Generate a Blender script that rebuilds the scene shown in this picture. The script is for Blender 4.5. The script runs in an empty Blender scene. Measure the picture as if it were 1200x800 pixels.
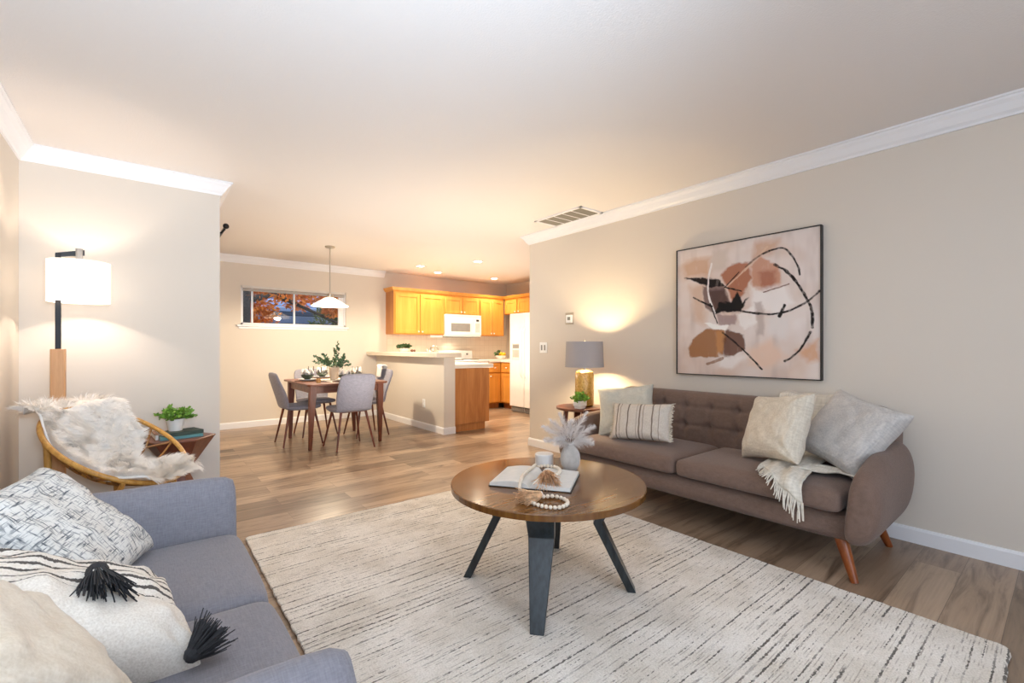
import bpy, bmesh, math, random
import numpy as np
from mathutils import Vector, Matrix, noise as mnoise

C = bpy.context.scene.collection
SC = bpy.context.scene
PI = math.pi
R = math.radians

# ------------------------------------------------------------------ camera
cam = bpy.data.cameras.new('camera')
camo = bpy.data.objects.new('camera', cam)
C.objects.link(camo)
SC.camera = camo
camo.location = (0, 0, 1.137)
camo.rotation_euler = (R(90), 0, -math.atan(430 / 533))
cam.sensor_width = 36
cam.lens = 533 / 1200 * 36
cam.shift_y = 7.5 / 1200
cam.clip_start = 0.02

# ------------------------------------------------------------------ view / world / lights
SC.view_settings.view_transform = 'Standard'
SC.view_settings.look = 'None'
SC.view_settings.exposure = 0.45
SC.view_settings.gamma = 1.0
SC.view_settings.use_curve_mapping = False
try:
    SC.cycles.use_denoising = True
    SC.cycles.max_bounces = 10
    SC.cycles.diffuse_bounces = 6
    SC.cycles.glossy_bounces = 4
    SC.cycles.transparent_max_bounces = 10
    SC.cycles.sample_clamp_indirect = 6
    SC.cycles.caustics_reflective = False
    SC.cycles.caustics_refractive = False
except Exception:
    pass
w = bpy.data.worlds.new('sky')
SC.world = w
w.use_nodes = True
w.node_tree.nodes['Background'].inputs[0].default_value = (.62, .76, 1.0, 1)
w.node_tree.nodes['Background'].inputs[1].default_value = 2.2


def light(name, kind, loc, energy, col, size=.1, size_y=None, rot=(0, 0, 0), spot=None, blend=.5):
    l = bpy.data.lights.new(name, kind)
    l.energy = energy
    l.color = col
    if kind == 'AREA':
        l.size = size
        if size_y:
            l.shape = 'RECTANGLE'
            l.size_y = size_y
    elif kind in ('POINT', 'SPOT'):
        l.shadow_soft_size = size
        if spot:
            l.spot_size = R(spot)
            l.spot_blend = blend
    o = bpy.data.objects.new(name, l)
    C.objects.link(o)
    o.location = loc
    o.rotation_euler = rot
    return o


WARM = (1.0, .72, .42)
WARM2 = (1.0, .84, .62)
DAY = (.80, .90, 1.0)
# daylight outside the glass door behind the camera and the window on the left wall
light('daylight_back', 'AREA', (.9, -1.75, 1.3), 26, DAY, 1.5, 1.9, rot=(R(90), 0, R(8)))
light('daylight_left', 'AREA', (-.95, -.45, 1.45), 9, DAY, 1.3, 1.2, rot=(R(90), 0, R(-90)))


def aim(o, target):
    o.rotation_euler = (Vector(target) - o.location).to_track_quat('-Z', 'Y').to_euler()


# fill spots added for brightness, aimed at the ceiling: near camera, dining area, kitchen
aim(light('added_bounce_fill', 'SPOT', (.1, -.5, 1.4), 330, (.66, .82, 1.0), .15, spot=115, blend=1.0), (.0, 1.4, 2.44))
aim(light('added_bounce_fill', 'SPOT', (2.1, 4.0, .25), 88, (1, .93, .82), .2, spot=160, blend=1.0), (2.0, 4.6, 2.44))
aim(light('added_bounce_fill', 'SPOT', (4.4, 5.3, .25), 48, (1, .92, .80), .2, spot=160, blend=1.0), (4.4, 5.5, 2.44))

# ------------------------------------------------------------------ materials
def hx(s, a=1.0):
    s = s.lstrip('#')
    v = [int(s[i:i + 2], 16) / 255 for i in (0, 2, 4)]
    return tuple([(c / 12.92 if c <= .04045 else ((c + .055) / 1.055) ** 2.4) for c in v] + [a])


class NT:
    def __init__(s, name, rough=.6, metallic=0, spec=.5):
        s.m = bpy.data.materials.new(name)
        s.m.use_nodes = True
        s.t = s.m.node_tree
        s.b = s.t.nodes['Principled BSDF']
        s.b.inputs['Roughness'].default_value = rough
        s.b.inputs['Metallic'].default_value = metallic
        s.b.inputs['Specular IOR Level'].default_value = spec

    def n(s, typ, **kw):
        nd = s.t.nodes.new(typ)
        for k, v in kw.items():
            if k in ('ins',):
                for kk, vv in v.items():
                    nd.inputs[kk].default_value = vv
            else:
                setattr(nd, k, v)
        return nd

    def l(s, a, b):
        s.t.links.new(a, b)

    def coord(s, scale=(1, 1, 1), rot=(0, 0, 0), which='Object'):
        tc = s.n('ShaderNodeTexCoord')
        mp = s.n('ShaderNodeMapping')
        mp.inputs['Scale'].default_value = scale
        mp.inputs['Rotation'].default_value = rot
        s.l(tc.outputs[which], mp.inputs['Vector'])
        return mp.outputs[0]

    def noise(s, vec, scale, detail=3, rough=.5, dist=0):
        nd = s.n('ShaderNodeTexNoise', ins={'Scale': scale, 'Detail': detail, 'Roughness': rough, 'Distortion': dist})
        s.l(vec, nd.inputs['Vector'])
        return nd.outputs['Fac']

    def ramp(s, fac, stops, interp='LINEAR'):
        r = s.n('ShaderNodeValToRGB')
        r.color_ramp.interpolation = interp
        while len(r.color_ramp.elements) < len(stops):
            r.color_ramp.elements.new(.5)
        for e, (p, c) in zip(r.color_ramp.elements, stops):
            e.position = p
            e.color = c
        s.l(fac, r.inputs[0])
        return r.outputs[0]

    def mix(s, fac, a, b, blend='MIX'):
        m = s.n('ShaderNodeMix', data_type='RGBA', blend_type=blend)
        for sock, v in ((0, fac), (6, a), (7, b)):
            if hasattr(v, 'links'):
                s.l(v, m.inputs[sock])
            else:
                m.inputs[sock].default_value = v
        return m.outputs[2]

    def math(s, op, a, b=0.0, c=None):
        m = s.n('ShaderNodeMath', operation=op)
        for i, v in enumerate((a, b) + ((c,) if c is not None else ())):
            if hasattr(v, 'links'):
                s.l(v, m.inputs[i])
            else:
                m.inputs[i].default_value = v
        return m.outputs[0]

    def base(s, col):
        if hasattr(col, 'links'):
            s.l(col, s.b.inputs['Base Color'])
        else:
            s.b.inputs['Base Color'].default_value = col
        return s

    def bump(s, h, strength=.3, dist=.01):
        b = s.n('ShaderNodeBump', ins={'Strength': strength, 'Distance': dist})
        s.l(h, b.inputs['Height'])
        s.l(b.outputs[0], s.b.inputs['Normal'])
        return s


def plain(name, col, rough=.5, metallic=0, spec=.5, var=.06, scale=12, bump=0):
    t = NT(name, rough, metallic, spec)
    v = t.coord()
    f = t.noise(v, scale, 3)
    c = hx(col)
    lo = tuple(x * (1 - var) for x in c[:3]) + (1,)
    hi = tuple(min(1, x * (1 + var)) for x in c[:3]) + (1,)
    t.base(t.ramp(f, [(.3, lo), (.7, hi)]))
    if bump:
        t.bump(t.noise(v, scale * 8, 2), bump, .003)
    return t.m


def fabric(name, col, col2=None, scale=260, amount=.25, bump=.35, rough=.9, large=.03):
    t = NT(name, rough, 0, .2)
    v = t.coord()
    c = hx(col)
    d = hx(col2) if col2 else tuple(x * (1 - amount) for x in c[:3]) + (1,)
    va = t.coord((scale, scale * .12, scale))
    vb = t.coord((scale * .12, scale, scale * .12))
    wv = t.math('ADD', t.noise(va, 1, 2), t.noise(vb, 1, 2))
    f = t.math('MULTIPLY', wv, .5)
    cc = t.ramp(f, [(.32, d), (.66, c)])
    if large:
        g = t.noise(v, 6, 3)
        cc = t.mix(1.0, cc, t.ramp(g, [(.3, (1 - large,) * 3 + (1,)), (.7, (1, 1, 1, 1))]), 'MULTIPLY')
    t.base(cc)
    t.bump(f, bump, .004)
    t.b.inputs['Sheen Weight'].default_value = .15
    return t.m


def wood(name, c1, c2, rough=.4, scale=6, axis=0, stretch=12, bump=.08, spec=.5, coat=0):
    t = NT(name, rough, 0, spec)
    sc = [scale * 3] * 3
    sc[axis] = scale * 3 / stretch
    v = t.coord(tuple(sc))
    f = t.noise(v, 1, 5, .6, .6)
    sc2 = [scale * 20] * 3
    sc2[axis] = scale * .6
    g = t.noise(t.coord(tuple(sc2)), 1, 2)
    ff = t.math('ADD', t.math('MULTIPLY', f, .75), t.math('MULTIPLY', g, .25))
    t.base(t.ramp(ff, [(.33, hx(c1)), (.66, hx(c2))]))
    t.bump(ff, bump, .002)
    if coat:
        t.b.inputs['Coat Weight'].default_value = coat
        t.b.inputs['Coat Roughness'].default_value = .12
    return t.m


def paint(name, col, bump=.15, rough=.75, scale=260, spec=.25, bdist=.002):
    t = NT(name, rough, 0, spec)
    v = t.coord()
    t.base(hx(col))
    t.bump(t.noise(v, scale, 2), bump, bdist)
    return t.m


def glassy(name, tint=(1, 1, 1, 1), refl=.1, rough=.02):
    m = bpy.data.materials.new(name)
    m.use_nodes = True
    t = m.node_tree
    t.nodes.remove(t.nodes['Principled BSDF'])
    tr = t.nodes.new('ShaderNodeBsdfTransparent')
    tr.inputs[0].default_value = tint
    gl = t.nodes.new('ShaderNodeBsdfGlossy')
    gl.inputs['Roughness'].default_value = rough
    lw = t.nodes.new('ShaderNodeLayerWeight')
    lw.inputs[0].default_value = .25
    mu = t.nodes.new('ShaderNodeMath')
    mu.operation = 'ADD'
    mu.inputs[1].default_value = refl
    t.links.new(lw.outputs['Fresnel'], mu.inputs[0])
    mx = t.nodes.new('ShaderNodeMixShader')
    t.links.new(mu.outputs[0], mx.inputs[0])
    t.links.new(tr.outputs[0], mx.inputs[1])
    t.links.new(gl.outputs[0], mx.inputs[2])
    t.links.new(mx.outputs[0], t.nodes['Material Output'].inputs[0])
    return m


def shade_mat(name, col, trans=.5, emit=0, emitcol=(1, .85, .65, 1)):
    t = NT(name, .9, 0, .1)
    v = t.coord((300, 300, 300))
    f = t.noise(v, 1, 2)
    c = hx(col)
    cc = t.ramp(f, [(.3, tuple(x * .94 for x in c[:3]) + (1,)), (.7, c)])
    t.base(cc)
    tl = t.n('ShaderNodeBsdfTranslucent')
    t.l(cc, tl.inputs[0])
    mx = t.n('ShaderNodeMixShader')
    mx.inputs[0].default_value = trans
    t.l(t.b.outputs[0], mx.inputs[1])
    t.l(tl.outputs[0], mx.inputs[2])
    t.l(mx.outputs[0], t.t.nodes['Material Output'].inputs[0])
    if emit:
        t.b.inputs['Emission Color'].default_value = emitcol
        t.b.inputs['Emission Strength'].default_value = emit
    return t.m


def emis(name, col, s):
    t = NT(name)
    t.base(col)
    t.b.inputs['Emission Color'].default_value = col
    t.b.inputs['Emission Strength'].default_value = s
    return t.m


M = {}
M['wall'] = paint('greige_wall_paint', '#d6cdc1', .12)
M['ceiling'] = paint('textured_ceiling_paint', '#e3deda', .30, .62, 120, .3, .004)
M['trim'] = paint('white_trim_paint', '#e8e8ea', .03, .4, 60, .5)
M['white'] = plain('white_enamel', '#f0f0ee', .3, var=.02)
M['white_matte'] = plain('white_matte_ceramic', '#e6e2dc', .7, var=.05)
M['black'] = plain('black_metal', '#1b1a1a', .35, .6, var=.1)
M['dark'] = plain('dark_plastic', '#2b2a2a', .5)
M['grey'] = plain('grey_plastic', '#8d8a86', .45)
M['chrome'] = plain('brushed_nickel', '#b9b4aa', .28, .95, var=.05)
M['maple'] = wood('honey_maple', '#cd8a35', '#e2a04c', .38, 4, 2, 10, .03)
M['maple_edge'] = wood('honey_maple_edge', '#b5701f', '#d58e33', .4, 4, 2, 10, .03)
M['oak'] = wood('oak_veneer', '#a86a38', '#c98a50', .5, 5, 2, 9, .05)
M['walnut'] = wood('walnut', '#5c3423', '#84503a', .38, 6, 0, 8, .05)
M['walnut_z'] = wood('walnut_upright', '#5a2f20', '#7c4530', .4, 6, 2, 8, .05)
M['legwood'] = wood('amber_leg_wood', '#6e3514', '#97501f', .35, 6, 2, 8, .04)
M['chairleg'] = wood('red_brown_leg', '#542418', '#7a3b28', .35, 6, 2, 8, .04)
M['lampwood'] = wood('light_lamp_wood', '#b98552', '#d7a574', .5, 6, 2, 12, .05)
M['rattan'] = wood('rattan', '#a8732f', '#d6a456', .4, 12, 2, 2, .2)
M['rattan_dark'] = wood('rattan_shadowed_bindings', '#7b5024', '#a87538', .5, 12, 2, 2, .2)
M['brown_sofa'] = fabric('taupe_brown_upholstery', '#7a6459', '#68554b', 330, .2, .3)
M['grey_sofa'] = fabric('slate_grey_upholstery', '#87858b', '#75737b', 330, .2, .3)
M['chair_fab'] = fabric('grey_chair_fabric', '#93919b', '#7c7a85', 250, .2, .3)
M['cushion_sage'] = fabric('pale_sage_linen', '#cfcbbd', '#bdb9ac', 260)
M['boucle'] = fabric('cream_boucle', '#ddd3c2', '#c2b6a4', 120, .2, .9)
M['chenille'] = fabric('light_grey_chenille', '#cbc6c0', '#aaa6a4', 110, .2, .9)
M['cream'] = fabric('cream_cotton', '#e0d5c4', '#cdbfab', 200, .1, .4)
M['knit'] = fabric('cream_knit', '#e3dccf', '#c4bcae', 90, .2, 1.0)
M['napkin'] = fabric('white_napkin', '#e9e4dd', '#d8d2ca', 200, .1, .4)
M['runner'] = fabric('off_white_runner', '#e6e0d6', '#d3ccc0', 160)
M['placemat'] = fabric('woven_seagrass', '#6d4a31', '#49301f', 90, .3, .9)
M['tassel_black'] = plain('black_yarn', '#2a2a2d', .9, var=.3, scale=60)
M['tassel_tan'] = plain('tan_jute', '#d6ad84', .9, var=.3, scale=60)
M['fur'] = plain('ivory_fleece', '#f6f1ea', .85, var=.06, scale=20)
M['bead'] = plain('natural_wood_bead', '#ded0bd', .6, var=.06, scale=20)
M['paper'] = plain('book_paper', '#dcd9d3', .85, var=.04, scale=30)
M['cover'] = plain('dark_book_cover', '#34302f', .6)
M['book_brown'] = plain('brown_book_cloth', '#8c6a55', .7)
M['book_green'] = plain('dark_green_book_cloth', '#3c4a41', .7)
M['book_teal'] = plain('teal_book_cloth', '#5d8f92', .7)
M['pampas'] = plain('bleached_pampas', '#ece6e2', .9, var=.08, scale=40)
M['leaf'] = plain('fresh_green_leaf', '#6f9a36', .5, var=.35, scale=25)
M['leaf_dark'] = plain('deep_green_leaf', '#3f5e33', .5, var=.35, scale=25)
M['eucalyptus'] = plain('grey_green_leaf', '#4f6f52', .55, var=.3, scale=25)
M['stem'] = plain('green_brown_stem', '#5c5a34', .7)
M['glass'] = glassy('clear_glass', (1, 1, 1, 1), .02)
M['winglass'] = glassy('window_glass', (.93, .95, .96, 1), .02)
M['stone'] = plain('pale_stone_vase', '#b8b1aa', .8, var=.1, scale=40, bump=.3)
M['marble'] = plain('white_marble', '#dfdcd8', .45, var=.06, scale=14)
M['counter'] = plain('white_laminate', '#e9e4da', .35, var=.02)
M['bartop'] = plain('beige_bar_laminate', '#d8cbb9', .4, var=.03)
M['bowl_green'] = plain('dark_green_stoneware', '#3d4a3c', .35, var=.1)
M['lemon'] = plain('lemon_peel', '#e8b51e', .45, var=.1)
M['blind'] = plain('white_vinyl_blind', '#cfccc6', .6)
M['bark'] = plain('maple_bark', '#3a332e', .9, var=.3, scale=30, bump=.6)
M['orange_leaf'] = plain('autumn_orange_leaf', '#e27a1e', .7, var=.4, scale=3)
M['bush'] = plain('bush_green', '#4d5a2c', .8, var=.4, scale=6)
M['siding'] = plain('blue_grey_shingle', '#6b7a92', .8, var=.1)
M['amber'] = plain('amber_lamp_glaze', '#b98a3c', .25, var=.3, scale=30, spec=.6)


def build_special():
    # plank floor, planks run along X
    t = NT('vinyl_plank_floor', .30, 0, .5)
    v = t.coord()
    br = t.n('ShaderNodeTexBrick', offset=.37, ins={'Scale': 1.0, 'Mortar Size': .0012, 'Mortar Smooth': .3, 'Bias': 0, 'Brick Width': 1.22, 'Row Height': .181})
    br.inputs['Color1'].default_value = (0, 0, 0, 1)
    br.inputs['Color2'].default_value = (1, 1, 1, 1)
    t.l(v, br.inputs['Vector'])
    per = t.ramp(br.outputs['Color'], [(0, hx('#88725e')), (.3, hx('#b59b82')), (.55, hx('#9d846e')), (.8, hx('#c8ae94')), (1, hx('#ac927a'))])
    # grain: offset per plank
    off = t.n('ShaderNodeVectorMath', operation='MULTIPLY_ADD')
    t.l(br.outputs['Color'], off.inputs[0])
    off.inputs[1].default_value = (3.1, 7.7, 0)
    t.l(v, off.inputs[2])
    mp = t.n('ShaderNodeMapping')
    mp.inputs['Scale'].default_value = (1.4, 11, 1)
    t.l(off.outputs[0], mp.inputs['Vector'])
    g = t.noise(mp.outputs[0], 1.2, 6, .62, 1.2)
    mp2 = t.n('ShaderNodeMapping')
    mp2.inputs['Scale'].default_value = (3, 120, 1)
    t.l(off.outputs[0], mp2.inputs['Vector'])
    g2 = t.noise(mp2.outputs[0], 1, 3)
    c = t.mix(1.0, per, t.ramp(g, [(.28, hx('#8f8680')), (.5, (.85, .84, .83, 1)), (.7, (1.0, 1.0, 1.0, 1))]), 'MULTIPLY')
    c = t.mix(1.0, c, t.ramp(g2, [(.3, (.86, .86, .86, 1)), (.7, (1, 1, 1, 1))]), 'MULTIPLY')
    c = t.mix(br.outputs['Fac'], c, hx('#6a5747'))
    t.base(c)
    t.bump(t.math('SUBTRACT', t.math('MULTIPLY', g2, .3), br.outputs['Fac']), .12, .002)
    M['floor'] = t.m
    # rug: cream with broken charcoal lines across the short side (lines along X)
    t = NT('cream_lined_rug', .95, 0, .1)
    tc = t.n('ShaderNodeTexCoord')
    sx = t.n('ShaderNodeSeparateXYZ')
    t.l(tc.outputs['Object'], sx.inputs[0])
    X, Y = sx.outputs[0], sx.outputs[1]

    def comb(a, b, c=0.0):
        cn = t.n('ShaderNodeCombineXYZ')
        for i, q in enumerate((a, b, c)):
            if hasattr(q, 'links'):
                t.l(q, cn.inputs[i])
            else:
                cn.inputs[i].default_value = q
        return cn.outputs[0]
    wob = t.noise(comb(t.math('MULTIPLY', X, 1.6), t.math('MULTIPLY', Y, 1.3)), 1, 2)
    y2 = t.math('ADD', Y, t.math('MULTIPLY', wob, .03))
    yr = t.math('MULTIPLY', y2, 34)
    row = t.math('FLOOR', yr)
    fr = t.math('FRACT', yr)
    wn = t.n('ShaderNodeTexWhiteNoise', noise_dimensions='1D')
    t.l(row, wn.inputs['W'])
    dist = t.math('ABSOLUTE', t.math('SUBTRACT', fr, .5))
    jag = t.noise(comb(t.math('MULTIPLY', X, 70), t.math('MULTIPLY', Y, 90)), 1, 2)
    width = t.math('ADD', t.math('MULTIPLY', wn.outputs['Value'], .14), t.math('MULTIPLY', t.math('SUBTRACT', jag, .5), .5))
    lin = t.math('LESS_THAN', dist, width)
    brk = t.noise(comb(t.math('MULTIPLY', X, 1.5), t.math('MULTIPLY', row, 3.7)), 1, 3, .7)
    on = t.ramp(brk, [(.45, (0, 0, 0, 1)), (.53, (1, 1, 1, 1))])
    brk2 = t.noise(comb(t.math('MULTIPLY', X, 22), t.math('MULTIPLY', row, 5.1)), 1, 2)
    on2 = t.ramp(brk2, [(.30, (.0, .0, .0, 1)), (.46, (1, 1, 1, 1))])
    m1 = t.math('MULTIPLY', t.math('MULTIPLY', lin, on), on2)
    # fine faint lines
    yr2 = t.math('MULTIPLY', y2, 88)
    fr2 = t.math('ABSOLUTE', t.math('SUBTRACT', t.math('FRACT', yr2), .5))
    row2 = t.math('FLOOR', yr2)
    brk3 = t.noise(comb(t.math('MULTIPLY', X, 9), t.math('MULTIPLY', row2, 2.3)), 1, 3, .8)
    faint = t.math('MULTIPLY', t.math('LESS_THAN', fr2, .16), t.ramp(brk3, [(.5, (0, 0, 0, 1)), (.62, (1, 1, 1, 1))]))
    grain = t.noise(tc.outputs['Object'], 160, 3)
    basec = t.ramp(grain, [(.3, hx('#dcd6cd')), (.65, hx('#f5f0e9'))])
    patch = t.noise(tc.outputs['Object'], 3.2, 4, .6)
    basec = t.mix(1.0, basec, t.ramp(patch, [(.35, hx('#e9e6e1')), (.6, (1, 1, 1, 1))]), 'MULTIPLY')
    c = t.mix(t.math('MULTIPLY', faint, .55), basec, hx('#85796d'))
    c = t.mix(t.math('MULTIPLY', m1, .82), c, hx('#3c3734'))
    t.base(c)
    t.bump(t.math('SUBTRACT', grain, t.math('MULTIPLY', m1, .5)), .9, .006)
    M['rug'] = t.m
    # tweed pillow
    t = NT('heathered_tweed', .95, 0, .1)
    va = t.noise(t.coord((26, 30, 210)), 1, 3)
    vb = t.noise(t.coord((210, 30, 26)), 1, 3)
    f = t.math('MINIMUM', va, vb)
    c = t.ramp(f, [(.30, hx('#4b5058')), (.39, hx('#a3a3a2')), (.47, hx('#dcd9d3'))])
    t.base(c)
    t.bump(f, .7, .004)
    M['tweed'] = t.m
    # white pillow with curved charcoal stripes, top area only
    t = NT('white_pillow_charcoal_stripes', .9, 0, .2)
    tc = t.n('ShaderNodeTexCoord')
    sx = t.n('ShaderNodeSeparateXYZ')
    t.l(tc.outputs['Object'], sx.inputs[0])
    X, Y, Z = sx.outputs
    wob = t.noise(tc.outputs['Object'], 9, 2)
    q = t.math('ADD', t.math('MULTIPLY', Z, 34), t.math('MULTIPLY', wob, 1.2))
    fr = t.math('ABSOLUTE', t.math('SUBTRACT', t.math('FRACT', q), .5))
    jag = t.noise(tc.outputs['Object'], 190, 2)
    st = t.math('LESS_THAN', fr, t.math('ADD', .0, t.math('MULTIPLY', jag, .34)))
    top = t.math('GREATER_THAN', Z, -.03)
    brk = t.ramp(t.noise(t.coord((7, 7, 40)), 1, 2), [(.40, (0, 0, 0, 1)), (.44, (1, 1, 1, 1))])
    m1 = t.math('MULTIPLY', t.math('MULTIPLY', st, top), brk)
    g = t.noise(tc.outputs['Object'], 240, 2)
    c = t.mix(t.math('MULTIPLY', m1, .92), t.ramp(g, [(.3, hx('#d6cec3')), (.7, hx('#ebe5dc'))]), hx('#3a3634'))
    t.base(c)
    t.bump(g, .35, .003)
    M['striped_white'] = t.m
    # lumbar pillow: vertical stripes (along Z) across X
    t = NT('linen_vertical_stripes', .9, 0, .2)
    tc = t.n('ShaderNodeTexCoord')
    sx = t.n('ShaderNodeSeparateXYZ')
    t.l(tc.outputs['Object'], sx.inputs[0])
    X = sx.outputs[0]
    r = t.ramp(t.math('ADD', t.math('MULTIPLY', X, 2.0), .5),
               [(0, (0, 0, 0, 1)), (.155, (1, 1, 1, 1)), (.175, (0, 0, 0, 1)), (.21, (.7, .7, .7, 1)), (.22, (0, 0, 0, 1)),
                (.33, (1, 1, 1, 1)), (.35, (0, 0, 0, 1)), (.47, (.8, .8, .8, 1)), (.48, (0, 0, 0, 1)), (.51, (1, 1, 1, 1)), (.535, (0, 0, 0, 1)),
                (.57, (.8, .8, .8, 1)), (.58, (0, 0, 0, 1)), (.70, (1, 1, 1, 1)), (.72, (0, 0, 0, 1)), (.80, (.7, .7, .7, 1)), (.81, (0, 0, 0, 1))], 'CONSTANT')
    g = t.noise(tc.outputs['Object'], 220, 2)
    c = t.mix(t.math('MULTIPLY', r, .85), t.ramp(g, [(.3, hx('#bdb1a4')), (.7, hx('#d9cfc2'))]), hx('#6b5a4c'))
    t.base(c)
    t.bump(g, .5, .003)
    M['linen_stripe'] = t.m
    # coffee table top : lacquered brown wood radial parquet
    t = NT('lacquered_table_top', .14, 0, .6)
    f = t.noise(t.coord((3, 40, 3)), 1, 4, .6, .2)
    g = t.noise(t.coord((9, 9, 9)), 1, 3)
    c = t.ramp(f, [(.3, hx('#583618')), (.7, hx('#7c5328'))])
    t.base(c)
    t.l(t.math('ADD', t.math('MULTIPLY', g, .10), .10), t.b.inputs['Roughness'])
    t.bump(g, .05, .006)
    M['table_top'] = t.m
    t = NT('black_stained_wood', .32, 0, .5)
    f = t.noise(t.coord((60, 60, 8)), 1, 4)
    t.base(t.ramp(f, [(.3, hx('#15191c')), (.7, hx('#2c3438'))]))
    t.bump(f, .2, .002)
    M['black_wood'] = t.m
    # backsplash tile
    t = NT('cream_square_tile', .3, 0, .5)
    br = t.n('ShaderNodeTexBrick', offset=0, ins={'Scale': 1.0, 'Mortar Size': .003, 'Brick Width': .108, 'Row Height': .108, 'Mortar Smooth': .2})
    t.l(t.coord((1, 1, 1), (R(90), 0, 0)), br.inputs['Vector'])
    br.inputs['Color1'].default_value = hx('#e2d6c6')
    br.inputs['Color2'].default_value = hx('#ddd0bf')
    br.inputs['Mortar'].default_value = hx('#d3c6b5')
    t.base(br.outputs['Color'])
    M['tile'] = t.m
    # painted canvas (vertex colours)
    t = NT('painted_canvas', .75, 0, .25)
    a = t.n('ShaderNodeVertexColor', layer_name='paint')
    t.base(a.outputs['Color'])
    t.bump(t.noise(t.coord(), 90, 4), .3, .003)
    M['canvas'] = t.m
    # hammered amber lamp body
    t = NT('hammered_amber_glaze', .22, 0, .6)
    vo = t.n('ShaderNodeTexVoronoi', ins={'Scale': 55})
    t.l(t.coord(), vo.inputs['Vector'])
    t.base(t.ramp(vo.outputs['Distance'], [(0, hx('#ad8038')), (.6, hx('#cfa355'))]))
    t.bump(vo.outputs['Distance'], .5, .006)
    M['amber'] = t.m
    # siding/shingles outside
    t = NT('lap_siding', .8, 0, .2)
    tc = t.n('ShaderNodeTexCoord')
    sx = t.n('ShaderNodeSeparateXYZ')
    t.l(tc.outputs['Object'], sx.inputs[0])
    fr = t.math('FRACT', t.math('MULTIPLY', sx.outputs[2], 4.5))
    t.base(t.ramp(fr, [(0, hx('#2c3340')), (.15, hx('#6d7a92')), (.8, hx('#8591a8')), (1, hx('#97a2b6'))]))
    M['siding'] = t.m


build_special()

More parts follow.
